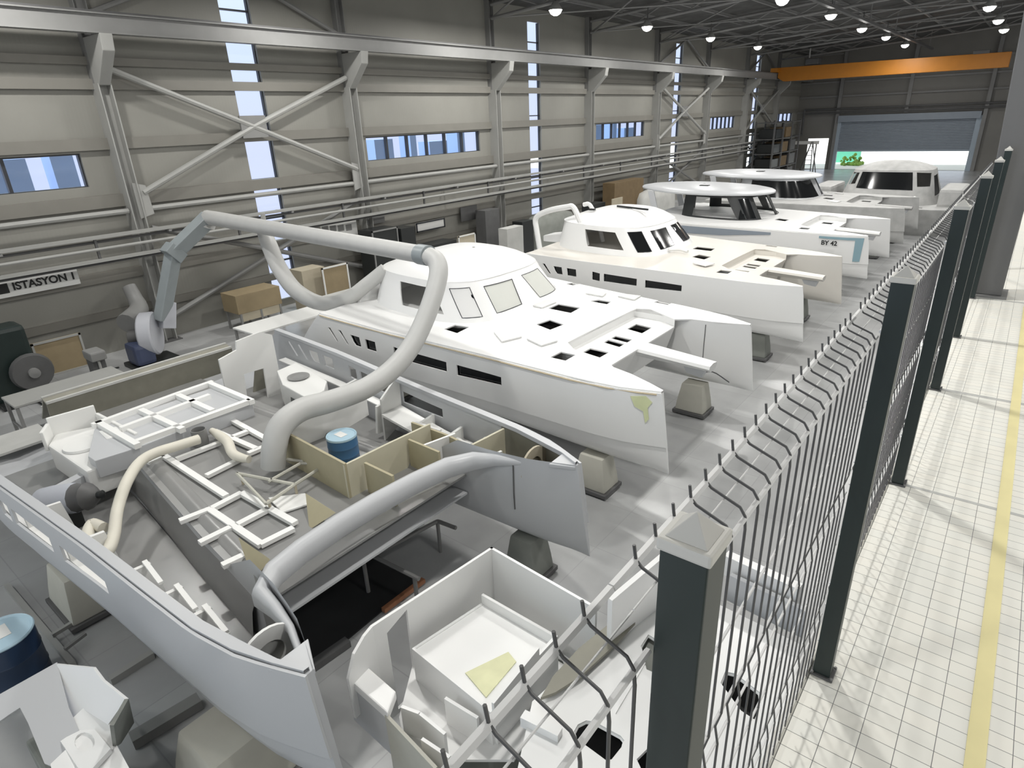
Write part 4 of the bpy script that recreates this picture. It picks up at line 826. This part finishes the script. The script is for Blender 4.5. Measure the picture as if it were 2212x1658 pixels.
# lower left moulding
t = thing('locker_moulding', (-5.0, .6, 0), 'white angular moulding with a round opening at the lower left corner', 'boat moulding')
def plate(nm, pts, ref, m='gelcoat', th=.03):
    a, b, c = [on_z(*r) for r in ref]; n = (b-a).cross(c-a); E_ = V((0, 0, EYE))
    def hit(u, v): d = ray(u, v); return E_+d*((a-E_).dot(n)/d.dot(n))
    q = [hit(u, v) for u, v in pts]; g = G(); f = [g.face(g.vs(q))]
    bmesh.ops.recalc_face_normals(g.bm, faces=f); bmesh.ops.solidify(g.bm, geom=f, thickness=th); return part(nm, g, m, t)
K1, K2, K3, K4, K5, K6 = (0, 1502, 1.32), (125, 1432, 1.35), (178, 1590, 1.0), (278, 1508, 1.30), (186, 1528, 1.12), (252, 1612, .95)
plate('side_plate', ((-70, 1540), (0, 1502), (125, 1432), (150, 1530), (178, 1590), (120, 1660), (98, 1650), (62, 1562), (45, 1530), (22, 1545), (-70, 1610)), (K1, K2, K3), 'gelcoat_grey')
plate('back_plate', ((125, 1432), (207, 1440), (228, 1468), (278, 1508), (240, 1562), (186, 1528), (160, 1552)), (K2, K4, K5))
plate('sloping_plate', ((186, 1528), (246, 1566), (252, 1612), (178, 1590), (160, 1552)), (K5, K6, K3))
plate('end_plate', ((278, 1508), (290, 1560), (262, 1605), (252, 1612), (246, 1566)), (K4, K6, (262, 1605, .7)), 'stand_grey')
plate('lower_plate', ((110, 1655), (178, 1590), (252, 1612), (310, 1720), (130, 1740)), (K3, K6, (310, 1720, .9)))
PZ = .98
o_ = [on_z(u, v, PZ) for u, v in ((136, 1612), (196, 1570), (244, 1628), (188, 1690))]
g = G(); g.sheet(T2(o_), [T2([on_z(188+22*cos(a*pi/8), 1614+21*sin(a*pi/8), PZ) for a in range(16)])], lambda x, y: V((x, y, PZ+.02)), .2, -.05); part('raised_pad', g, 'gelcoat', t)
q = on_z(188, 1614, PZ); g = G(); g.lathe([(.115, .01), (.115, -.10), (.02, -.11)], q, 24); part('round_recess', g, 'inside_white', t, 40)
g = G(); g.lathe([(.03, -.10), (.03, -.04), (.01, -.03)], q+V((.02, .03, 0)), 10); part('drain_fitting', g, 'dark_steel', t, 40)
q = on_z(150, 1600, .9); g = G(); g.box(q.x-.4, q.x+.4, q.y-.25, q.y+.2, 0, .85); part('support_block', g, 'stand_grey', t, None, .03)
# ------------------------------------------------------------------ walkway and fence
MZ = 4.3; EX = -.222
g = G(); g.box(EX, 6, -4, 30, MZ-.3, MZ-.002); mz = struct('floor_walkway', g, 'slab')
g = G(); g.box(EX, 6, -4, 30, MZ-.002, MZ); struct('floor_tiles', g, 'tiles', mz)
g = G(); g.box(.193, .238, -3, 6.6, MZ, MZ+.0015); struct('floor_marking', g, 'yellow_line', mz)
g = G(); g.box(EX-.006, EX+.012, -4, 30, MZ-.3, MZ+.012); struct('trim_1', g, 'cap_grey', mz)
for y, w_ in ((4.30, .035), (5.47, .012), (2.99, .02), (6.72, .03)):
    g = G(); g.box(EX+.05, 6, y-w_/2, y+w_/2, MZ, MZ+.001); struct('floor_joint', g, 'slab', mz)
PY = (.48, 1.672, 2.992, 4.285, 5.44, 6.70, 7.95)
PX = -.176; PT = 5.53; pw = .024
WHICH = ('nearest dark green fence post, its pyramid cap large in view', 'second nearest dark green fence post', 'third nearest dark green fence post', 'fourth nearest dark green fence post', 'fifth nearest dark green fence post', 'sixth fence post, beside the big grey column', 'seventh fence post, just behind the big grey column')
proto = None
for y, lab in zip(PY, WHICH):
    if proto is None:
        proto = thing('fence_post', (PX, y, MZ), lab, 'fence post', 'fence posts')
        g = G(); g.box(PX-pw, PX+pw, y-pw, y+pw, MZ+.008, PT); part('post_tube', g, 'fence_green', proto, None, .002)
        c = pw+.003; g = G(); g.box(PX-c, PX+c, y-c, y+c, PT-.008, PT+.006); cap = part('post_cap', g, 'cap_grey', proto, None, .003)
        a = g = G(); k = .021; v = g.vs([(PX-k, y-k, PT+.006), (PX+k, y-k, PT+.006), (PX+k, y+k, PT+.006), (PX-k, y+k, PT+.006), (PX, y, PT+.030)])
        for i in range(4): g.face([v[i], v[(i+1) % 4], v[4]])
        g.face(v[:4][::-1]); part('cap_pyramid', g, 'cap_grey', cap, None, .001)
        g = G(); g.box(PX-.030, PX+.034, y-.032, y+.032, MZ, MZ+.008); part('foot_plate', g, 'dark_steel', proto, None, .002)
        for i, j in ((-1, -1), (1, 1), (1, -1), (-1, 1)):
            g = G(); g.lathe([(.004, .008), (.004, .013), (.002, .014)], (PX+.003+i*.027, y+j*.027, MZ), 8); part('anchor_bolt', g, 'steel_grey', proto)
    else: dup(proto, (PX, y, MZ), lab)
FX = -.203
# side view of one welded wire: straight runs with folded ribs
PRO = [(0, MZ+.06), (0, 4.53), (-.007, 4.57), (0, 4.61), (0, 4.95), (-.007, 4.985), (0, 5.02), (0, 5.372), (-.002, 5.392), (-.010, 5.404), (-.052, 5.420), (-.060, 5.428), (-.063, 5.447)]
HZ = [(0, MZ+.09), (0, 4.53), (-.007, 4.57), (0, 4.61), (0, 4.78), (0, 4.95), (-.007, 4.985), (0, 5.02), (0, 5.20), (0, 5.388), (-.030, 5.409), (-.058, 5.424)]
def panel(y0, y1, lab):
    t = thing('mesh_fence', (FX, (y0+y1)/2, MZ+.06), lab, 'fence panel', 'wire mesh fence panels')
    n = max(2, round((y1-y0)/.052)); first = None
    for i in range(n):
        y = y0+(y1-y0)*(i+.5)/n
        if first is None:
            g = G(); g.tube([(FX+x, y, z) for x, z in PRO], .0021, 6); first = part('vertical_wire', g, 'wire_shaded', t, 50); fy = y  # uprights take the shaded colour, the cross wires the lit one
        else:
            c = first.copy(); COL.objects.link(c); c.parent = t; c.location = V(first.location)+V((0, y-fy, 0))-V((0, 0, 0))
    for x, z in HZ:
        r = .0060 if x < -.05 else .0042 if z > 5.38 and x > -.01 else .0014 if x < -.02 else .0024
        g = G(); e_ = .029 if x < -.02 else .008; g.tube([(FX+x-.003, y0-e_, z), (FX+x-.003, y1+e_, z)], r, 6); part('horizontal_wire', g, 'wire_lit', t, 50)
    return t
FP = ('wire mesh fence panel nearest the camera, before the first post', 'wire mesh fence panel between the first and second posts', 'wire mesh fence panel between the second and third posts', 'wire mesh fence panel between the third and fourth posts', 'wire mesh fence panel between the fourth and fifth posts', 'wire mesh fence panel between the fifth and sixth posts')
ys = (-.70,)+PY
for (a, b), lab in zip(zip(ys, ys[1:]), FP): panel(a+.03, b-.03, lab)
for k, y in enumerate(PY[:6]):
    for z in (4.6, 5.05, 5.42):
        pass
# big column standing on the walkway
t = thing('steel_column', (-.08, 6.8, MZ), 'big leaning-looking grey steel column standing on the walkway at right', 'column')
def cx(z): return -.19-.065*(z-MZ)
g = G(); lo = [(-.19, 6.79), (.03, 6.79), (.03, 7.05), (-.19, 7.05)]; zt = 11.2
a = g.vs([(x, y, MZ+.02) for x, y in lo]); b = g.vs([(x+(-.18 if x < 0 else -.02), y, MZ+3.5) for x, y in lo]); c = g.vs([(x+(-.2 if x < 0 else .0), y, zt) for x, y in lo])
for r, q in ((a, b), (b, c)):
    for i in range(4): g.face([r[i], r[(i+1) % 4], q[(i+1) % 4], q[i]])
g.face(a[::-1]); g.face(c); part('column_shaft', g, 'column_grey', t, None, .01)
g = G(); g.box(-.23, .07, 6.755, 7.09, MZ, MZ+.02); part('base_plate', g, 'steel_grey', t)

# ------------------------------------------------------------------ swinging extraction arm
t = thing('extraction_arm', (-18.3, 7.0, 1.2), 'long grey swivelling extraction arm whose fat hose drops into the open boat', 'extraction arm')
J0, J1, J2 = on_x(349, 692, -18.2), on_x(375, 545, -18.0), on_x(452, 470, -17.6)
J3 = ray(925, 552); J3 = J3/J3.length*10.6+V((0, 0, EYE))
g = G(); g.beam(J0, J1, .34, .30, (1, .4, 0)); part('lower_arm', g, 'arm_grey', t, None, .03)
g = G(); g.beam(J1, J2, .38, .32, (1, .4, 0)); part('elbow_arm', g, 'arm_grey', t, None, .03)
g = G(); g.beam(J1-V((0, .12, .1)), J1+V((0, .12, .1)), .5, .42, (1, 0, 0)); part('elbow_clamp', g, 'arm_grey', t, None, .02)
dm = (J3-J2).normalized()
g = G(); g.tube([J2-V((.05, .1, .25)), J2, J2+dm*.5, J2.lerp(J3, .25), J2.lerp(J3, .5), J2.lerp(J3, .75), J3], [.2, .22, .2, .185, .17, .16, .15], 16); part('boom_tube', g, 'hose_grey', t, 40)
def at(u, v, d): r = ray(u, v); return r/r.length*d+V((0, 0, EYE))
hs = [J3, at(944, 566, 10.45), at(946, 600, 10.3), at(926, 668, 10.1), at(893, 740, 9.9), at(850, 795, 9.7), at(790, 838, 9.5), at(715, 866, 9.35), at(650, 885, 9.25), at(607, 920, 9.15), at(593, 965, 9.15), at(590, 1008, 9.25)]
g = G(); g.tube(hs, [.15, .155, .155, .155, .155, .155, .155, .16, .165, .17, .17, .165], 14, 5); part('suction_hose', g, 'hose_grey', t, 60)
g = G(); g.tube([J3-dm*.25, J3+dm*.02], .17, 16); part('hose_clamp', g, 'arm_grey', t, 40)
lp = [at(568, 492, 18.0), at(582, 530, 17.0), at(604, 580, 16.5), at(640, 628, 16), at(695, 655, 15.6), at(750, 645, 15.3), at(795, 612, 15.1), at(833, 583, 15)]
g = G(); g.tube(lp, [.18, .20, .20, .19, .18, .17, .16, .17], 12, 5); part('hanging_hose', g, 'hose_grey', t, 60)
g = G(); a = at(575, 503, 17.6); g.tube([a, a+V((0, 0, .5))], .06, 8); part('hose_bracket', g, 'steel_pale', t, 40)
# portable blower at the foot of the arm
c = on_x(318, 745, -18.4); c.z = max(c.z, .7)
t = thing('centrifugal_blower', (c.x, c.y, 0), 'pale scroll-shaped blower with navy motor box, on the floor by the wall', 'blower')
R_ = Matrix.Rotation(radians(90), 3, 'Y')@Matrix.Identity(3); R_ = Matrix.Rotation(radians(-38), 3, 'Z')@Matrix.Rotation(radians(90), 3, 'X')
g = G(); g.lathe([(.02, -.18), (.56, -.18), (.60, -.14), (.60, .14), (.56, .18), (.02, .18)], c+V((.15, .1, .15)), 30, R_); part('scroll_housing', g, 'fan_white', t, 30)
g = G(); g.beam(c+V((.2, .55, .2)), c+V((.15, .75, .9)), .36, .36, (1, 0, 0)); part('outlet', g, 'fan_white', t, None, .02)
g = G(); g.box(c.x-.15, c.x+.55, c.y-.55, c.y-.02, .12, .72); part('motor_box', g, 'motor_navy', t, None, .12)
g = G(); g.lathe([(.15, -.5), (.2, -.48), (.2, .1), (.1, .12)], c+V((-.1, -.25, .1)), 16, R_); part('motor', g, 'dark_steel', t, 40)
g = G(); g.box(c.x-.35, c.x+.6, c.y-.6, c.y+.6, 0, .12); part('blower_base', g, 'black_paint', t, None, .03)
g = G(); g.tube([c+V((-.15, -.3, .5)), on_x(300, 670, -19), on_x(292, 645, -19.3), on_x(278, 618, -19.5)], [.28, .25, .2, .18], 12, 4); part('flexible_duct', g, 'steel_grey', t, 60)
# ------------------------------------------------------------------ along the left wall
def slab(nm, px, x, dep, m, lab, cat, frame=None, zmin=None):
    """an upright board or box front measured on the plane x, with real depth dep"""
    q = [on_x(u, v, x) for u, v in px]; y0, y1 = min(p.y for p in q), max(p.y for p in q); z0, z1 = min(p.z for p in q), max(p.z for p in q)
    if zmin is not None: z0 = zmin
    t = thing(nm, (x, (y0+y1)/2, z0), lab, cat)
    g = G(); g.box(x-dep, x, y0, y1, z0, z1); part('panel' if frame else 'body', g, m, t, None, .01)
    if frame:
        for b in ((y0, y0+.05, z0, z1), (y1-.05, y1, z0, z1), (y0, y1, z0, z0+.05), (y0, y1, z1-.05, z1)):
            g = G(); g.box(x-.01, x+.03, *b); part('frame_bar', g, frame, t)
    return t, (y0, y1, z0, z1)
slab('framed_board', ((68, 752), (172, 718), (82, 790), (172, 780)), -18.7, .05, 'tan_board', 'brown board in a pale frame leaning by the dark machine at far left', 'board', 'steel_pale', .3)
t, bx_ = slab('bench_hood', ((508, 640), (600, 620), (512, 662), (610, 655)), -18.6, .9, 'tan_board', 'brown covered bench hood on thin legs near the first skylight strip', 'hood')
y0, y1, z0, z1 = bx_
for y in (y0+.08, (y0+y1)/2, y1-.08):
    g = G(); g.box(-18.66, -18.6, y-.03, y+.03, 0, z0); part('leg', g, 'steel_grey', t)
    g = G(); g.box(-19.5, -19.44, y-.03, y+.03, 0, z0); part('leg', g, 'steel_grey', t)
g = G(); g.box(-18.64, -18.62, y0+.1, y1-.1, .35, z0); part('front_sheet', g, 'tan_light', t)
slab('cupboard', ((655, 585), (700, 575), (660, 640), (700, 640)), -18.9, .7, 'tan_light', 'beige cupboard behind the loop of the hanging hose', 'cupboard', None, 0)
slab('framed_screen', ((700, 578), (750, 572), (700, 618), (752, 612)), -18.4, .06, 'tan_board', 'tan screen in a white frame right of the beige cupboard', 'screen', 'paper_white', 0)
t, bx_ = slab('cabinet', ((812, 498), (858, 494), (812, 580), (858, 575)), -18.9, .8, 'black_paint', 'black open cabinet with a pale edge right of the notice board', 'cabinet', 'steel_grey', 0)
slab('cabinet', ((876, 492), (896, 490), (876, 590), (896, 588)), -18.8, .8, 'black_paint', 'black cabinet standing right of the pale-edged open one', 'cabinet', None, 0)
t, _ = slab('notice_board', ((693, 487), (770, 480), (695, 508), (768, 508)), -20.10, .05, 'paper_white', 'white notice board with grey lettering under the cable tray', 'notice board')
for i in range(4):
    p = on_x(703+i*17, 494-i*1.2, -20.09); g = G(); g.box(-20.10, -20.08, p.y-.14, p.y+.12, p.z-.12, p.z+.1); part('printed_block', g, 'steel_grey', t)
t, _ = slab('machine', ((932, 530), (985, 524), (935, 552), (988, 548)), -18.7, .8, 'black_paint', 'low dark machine left of the pale panel by the wall', 'machine', None, .0)
slab('leaning_panel', ((992, 510), (1026, 504), (992, 545), (1026, 540)), -18.7, .06, 'tan_light', 'pale beige panel leaning by the low dark machine', 'panel', 'paper_white', 0)
slab('cabinet', ((1050, 455), (1078, 450), (1052, 535), (1080, 532)), -19.2, .6, 'dark_steel', 'tall dark grey cabinet against the third wall column', 'cabinet', None, 0)
t, _ = slab('wrapped_moulding', ((1095, 495), (1130, 492), (1098, 545), (1128, 548)), -17.6, .5, 'sheet_cloth', 'pale wrapped moulding left of the white stern hoop', 'moulding', None, 0)
slab('equipment_box', ((1128, 480), (1152, 474), (1130, 545), (1150, 545)), -18.3, .6, 'black_paint', 'black equipment box behind the white stern hoop', 'box', None, 0)
slab('brown_cabinet', ((1328, 396), (1388, 390), (1330, 455), (1388, 450)), -18.8, .8, 'brown_board', 'brown wooden cabinet behind the domed cabin', 'cabinet', None, 0)
slab('leaning_panel', ((1323, 430), (1344, 426), (1323, 470), (1344, 466)), -17.4, .06, 'tan_light', 'small white panel leaning on the brown wooden cabinet', 'panel', None, 0)
slab('bin', ((1281, 442), (1307, 438), (1281, 480), (1307, 476)), -17.8, .7, 'black_paint', 'black bin left of the brown wooden cabinet', 'bin', None, 0)
slab('tool_board', ((790, 470), (830, 462), (792, 486), (830, 480)), -20.10, .06, 'steel_grey', 'grey tool board above the black open cabinet', 'board')
slab('wall_poster', ((900, 482), (960, 474), (900, 500), (960, 490)), -20.10, .05, 'paper_white', 'white poster on the wall right of the black cabinets', 'poster', 'frame_dark')
slab('tool_board', ((995, 448), (1030, 443), (997, 478), (1032, 472)), -20.10, .06, 'dark_steel', 'dark tool board left of the tall dark grey cabinet', 'board')
# station sign
p = on_x(86, 609, -20.09)
t = thing('station_sign', p-V((0, 0, .24)), 'white station sign with black lettering under the rails at far left', 'sign')
g = G(); g.box(-20.14, -20.10, p.y-.98, p.y+.92, p.z-.24, p.z+.22); part('sign_plate', g, 'paper_white', t)
text('sign_lettering', 'ISTASYON 1', .27, 'ink', t, p+V((0, .12, 0)), (0, 1, 0), (0, 0, 1))
g = G(); g.box(-20.1, -20.085, p.y-.93, p.y-.70, p.z-.13, p.z+.12); part('sign_emblem', g, 'ink', t)
# dark machine, its wheels, table and clutter at the far left
p = on_x(30, 745, -18.3)
t = thing('milling_machine', (-18.3, p.y, 0), 'dark green machine with a round guard at the far left edge', 'machine')
g = G(); g.box(-19.0, -18.2, p.y-.85, p.y+.30, .1, 1.85); part('machine_body', g, 'fence_green', t, None, .1)
g = G(); g.lathe([(.05, -.12), (.42, -.12), (.46, 0), (.42, .12), (.05, .12)], (-18.0, p.y+.1, .75), 24, Matrix.Rotation(radians(90), 3, 'Y')); part('round_guard', g, 'dark_steel', t, 40)
g = G(); g.lathe([(.02, 0), (.12, .02), (.12, .12), (.02, .14)], (-17.9, p.y+.1, .75), 14, Matrix.Rotation(radians(90), 3, 'Y')); part('hub', g, 'steel_grey', t, 40)
g = G(); g.box(-18.95, -17.9, p.y-.7, p.y+.5, 0, .12); part('machine_foot', g, 'black_paint', t)
def table(cx, cy, L, Wd, H, m, lab):
    t = thing('work_table', (cx, cy, 0), lab, 'table')
    g = G(); g.box(cx-Wd/2, cx+Wd/2, cy-L/2, cy+L/2, H-.05, H); part('tabletop', g, m, t, None, .01)
    for i in (-1, 1):
        for j in (-1, 1):
            x, y = cx+i*(Wd/2-.05), cy+j*(L/2-.05); g = G(); g.box(x-.03, x+.03, y-.03, y+.03, 0, H-.05); part('leg', g, 'steel_grey', t)
    g = G(); g.box(cx-Wd/2+.05, cx+Wd/2-.05, cy-L/2+.02, cy-L/2+.05, .25, .3); part('stretcher', g, 'steel_grey', t)
    return t
p = on_z(150, 835, .85); table(p.x-.2, p.y, 2.2, .9, .85, 'steel_pale', 'long steel work table below the framed brown board')
p = on_z(45, 945, .9); table(p.x, p.y-.1, 1.0, .9, .9, 'sheet_cloth', 'grey table at the left edge, close behind the open boat')
p = on_z(150, 800, .9)
p = on_x(228, 845, -16.8); q = on_x(222, 765, -16.8)
t = thing('drill_stand', (-16.8, p.y, 0), 'narrow grey drill stand on the floor below the blower', 'drill stand')
yy = p.y; g = G(); g.box(-17.0, -16.65, yy-.14, yy+.16, .0, 1.0); part('stand_body', g, 'dark_steel', t, None, .03)
g = G(); g.box(-17.05, -16.5, yy-.16, yy+.18, 1.0, 1.22); part('drill_head', g, 'steel_grey', t, None, .04)
g = G(); g.tube([(-16.6, yy, .98), (-16.6, yy, .75)], .03, 8); part('spindle', g, 'steel_pale', t)
g = G(); g.tube([(-16.65, yy+.16, .7), (-16.5, yy+.35, .72)], .02, 6); part('lever', g, 'black_paint', t)
tubething('air_hose', [on_z(u, v, .03) for u, v in ((70, 860), (110, 880), (160, 872), (190, 850), (215, 835))], .025, 'black_paint', 'thin black air hose looping across the floor by the steel work table', 'hose', 6, 4)
# long moulds stored flat along the wall, white benches
p = on_z(650, 690, .9); table(p.x-.5, p.y, 3.0, 1.1, .9, 'paper_white', 'white topped bench between the brown hood and the film-masked catamaran')
p = on_z(800, 640, .85); table(p.x-1.0, p.y+.3, 2.2, 1.0, .85, 'sheet_cloth', 'pale bench under the end of the hanging hose')
g = G()
for i in range(9):
    pass
def cover(nm, px, x, m, lab, zt):
    q = [on_x(u, v, x) for u, v in px]; yc, ry = (q[0].y+q[1].y)/2, abs(q[1].y-q[0].y)/2
    def f(u, w):
        t = 2*pi*w/32; r, h = [(1.06, 0), (1.0, .35), (.95, .7), (.8, .92), (.5, 1.0), (.02, 1.02)][u]; k = 1+.06*sin(5*t+u)*(u < 4)
        a, b = superell(t, .7*r*k, ry*r*k, 3); return V((x-.7+a, yc+b, zt*h*(1+.05*sin(3*t))))
    g = G(); R = g.grid(f, list(range(6)), list(range(32)), True); return solo(nm, g, m, lab, 'covered mould', 'covered moulds by the wall', 60)
cover('covered_mould', ((1165, 440), (1255, 430)), -18.2, 'stand_grey', 'mould under a dark sheet seen through the white stern hoop', 1.5)
cover('covered_mould', ((1400, 420), (1470, 412)), -18.0, 'sheet_cloth', 'mould under a pale sheet behind the pillar of the oval hard top', 1.5)
cover('covered_mould', ((905, 575), (960, 565)), -18.2, 'stand_grey', 'dark covered heap by the wall behind the masked cabin', 1.0)
# dark rack in the far corner, step ladder, white screen
t = thing('storage_rack', (-18.6, 62, 0), 'tall dark storage rack full of dark boxes in the far left corner', 'rack')
for y in (58.5, 61, 63.5, 66):
    for x in (-19.4, -17.8):
        g = G(); g.box(x-.06, x+.06, y-.06, y+.06, 0, 5.0); part('upright', g, 'dark_steel', t)
for z in (1.2, 2.4, 3.6, 4.9):
    g = G(); g.box(-19.45, -17.75, 58.4, 66.1, z-.06, z); part('shelf', g, 'dark_steel', t)
for i, (y, z) in enumerate(((58.7, 0), (61.2, 0), (63.8, 0), (58.8, 1.2), (61.3, 1.2), (64, 1.2), (59, 2.4), (61.2, 2.4), (63.7, 2.4), (59.2, 3.6), (62, 3.6))):
    x = -17.85; g = G(); g.box(-19.3, x, y, y+2.0-.2*(i % 3), z+.01, z+.75+.1*(i % 3)); solo('storage_box', g, ('black_paint', 'brown_board', 'dark_steel')[i % 3], f'dark box on the storage rack, {("floor level", "second level", "third level", "top level")[int(z/1.2)]}, {("left", "middle", "right")[0 if y < 60 else 1 if y < 63 else 2]}', 'box', 'boxes on the storage rack', None, .03)
t = thing('step_ladder', (-17.4, 69, 0), 'dark step ladder standing before the small bright doorway', 'ladder')
for a, b in (((-18.2, 69, 0), (-17.4, 69.2, 2.9)), ((-17.9, 68.2, 0), (-17.35, 69, 2.9)), ((-16.6, 69, 0), (-17.3, 69.2, 2.9)), ((-16.9, 68.2, 0), (-17.25, 69, 2.9))):
    g = G(); g.tube([a, b], .045, 6); part('ladder_rail', g, 'dark_steel', t, 40)
for k in range(1, 7):
    z = k*.42; f = z/2.9; g = G(); g.box(-17.9+.55*f, -16.9-.35*f, 68.1+.85*f, 68.3+.85*f, z-.02, z+.02); part('tread', g, 'dark_steel', t)
g = G(); g.box(-20.2, -17.1, 70.5, 70.8, 2.6, 2.9); t = thing('light_box', (-18.6, 70.6, 0), 'white horizontal canopy beam on posts before the far left corner', 'canopy'); part('canopy_beam', g, 'paper_white', t)
for x in (-20.0, -17.3):
    g = G(); g.box(x-.05, x+.05, 70.6, 70.7, 0, 2.6); part('post', g, 'steel_grey', t)
WORLD = 1.0; EXPO = .36
# ------------------------------------------------------------------ daylight
w = bpy.data.worlds.new('sky'); SC.world = w; w.use_nodes = True; nt = w.node_tree
bg = nt.nodes['Background']; tc = nt.nodes.new('ShaderNodeTexCoord'); sx = nt.nodes.new('ShaderNodeSeparateXYZ'); nt.links.new(tc.outputs['Generated'], sx.inputs[0])
rz = nt.nodes.new('ShaderNodeValToRGB'); e = rz.color_ramp.elements
e[0].position = .0; e[0].color = (.60, .66, .86, 1); e[1].position = .34; e[1].color = (.88, 1, 1, 1)
el = rz.color_ramp.elements.new(.10); el.color = (.62, .72, .95, 1)
nt.links.new(sx.outputs['Z'], rz.inputs[0])
rx = nt.nodes.new('ShaderNodeValToRGB'); e = rx.color_ramp.elements; e[0].position = .45; e[0].color = (1, 1, 1, 1); e[1].position = .6; e[1].color = (0, 0, 0, 1)
mr = nt.nodes.new('ShaderNodeMapRange'); mr.inputs[1].default_value = -1; mr.inputs[2].default_value = 1; nt.links.new(sx.outputs['X'], mr.inputs[0]); nt.links.new(mr.outputs[0], rx.inputs[0])
mx = nt.nodes.new('ShaderNodeMix'); mx.data_type = 'RGBA'; mx.inputs[6].default_value = (.50, .50, .49, 1)
nt.links.new(rx.outputs[0], mx.inputs[0]); nt.links.new(rz.outputs[0], mx.inputs[7]); nt.links.new(mx.outputs[2], bg.inputs[0]); bg.inputs[1].default_value = WORLD
sd = bpy.data.lights.new('sun', 'SUN'); sd.energy = 4; sd.angle = .02; so = bpy.data.objects.new('sun', sd); COL.objects.link(so)
so.rotation_euler = (radians(30), radians(0), 0)
vs_ = SC.view_settings; vs_.view_transform = 'Standard'; vs_.look = 'None'; vs_.gamma = 1; vs_.exposure = EXPO; vs_.use_curve_mapping = False
SC.cycles.use_denoising = True; SC.cycles.max_bounces = 6; SC.cycles.diffuse_bounces = 4; SC.cycles.sample_clamp_indirect = 6; SC.cycles.transparent_max_bounces = 12
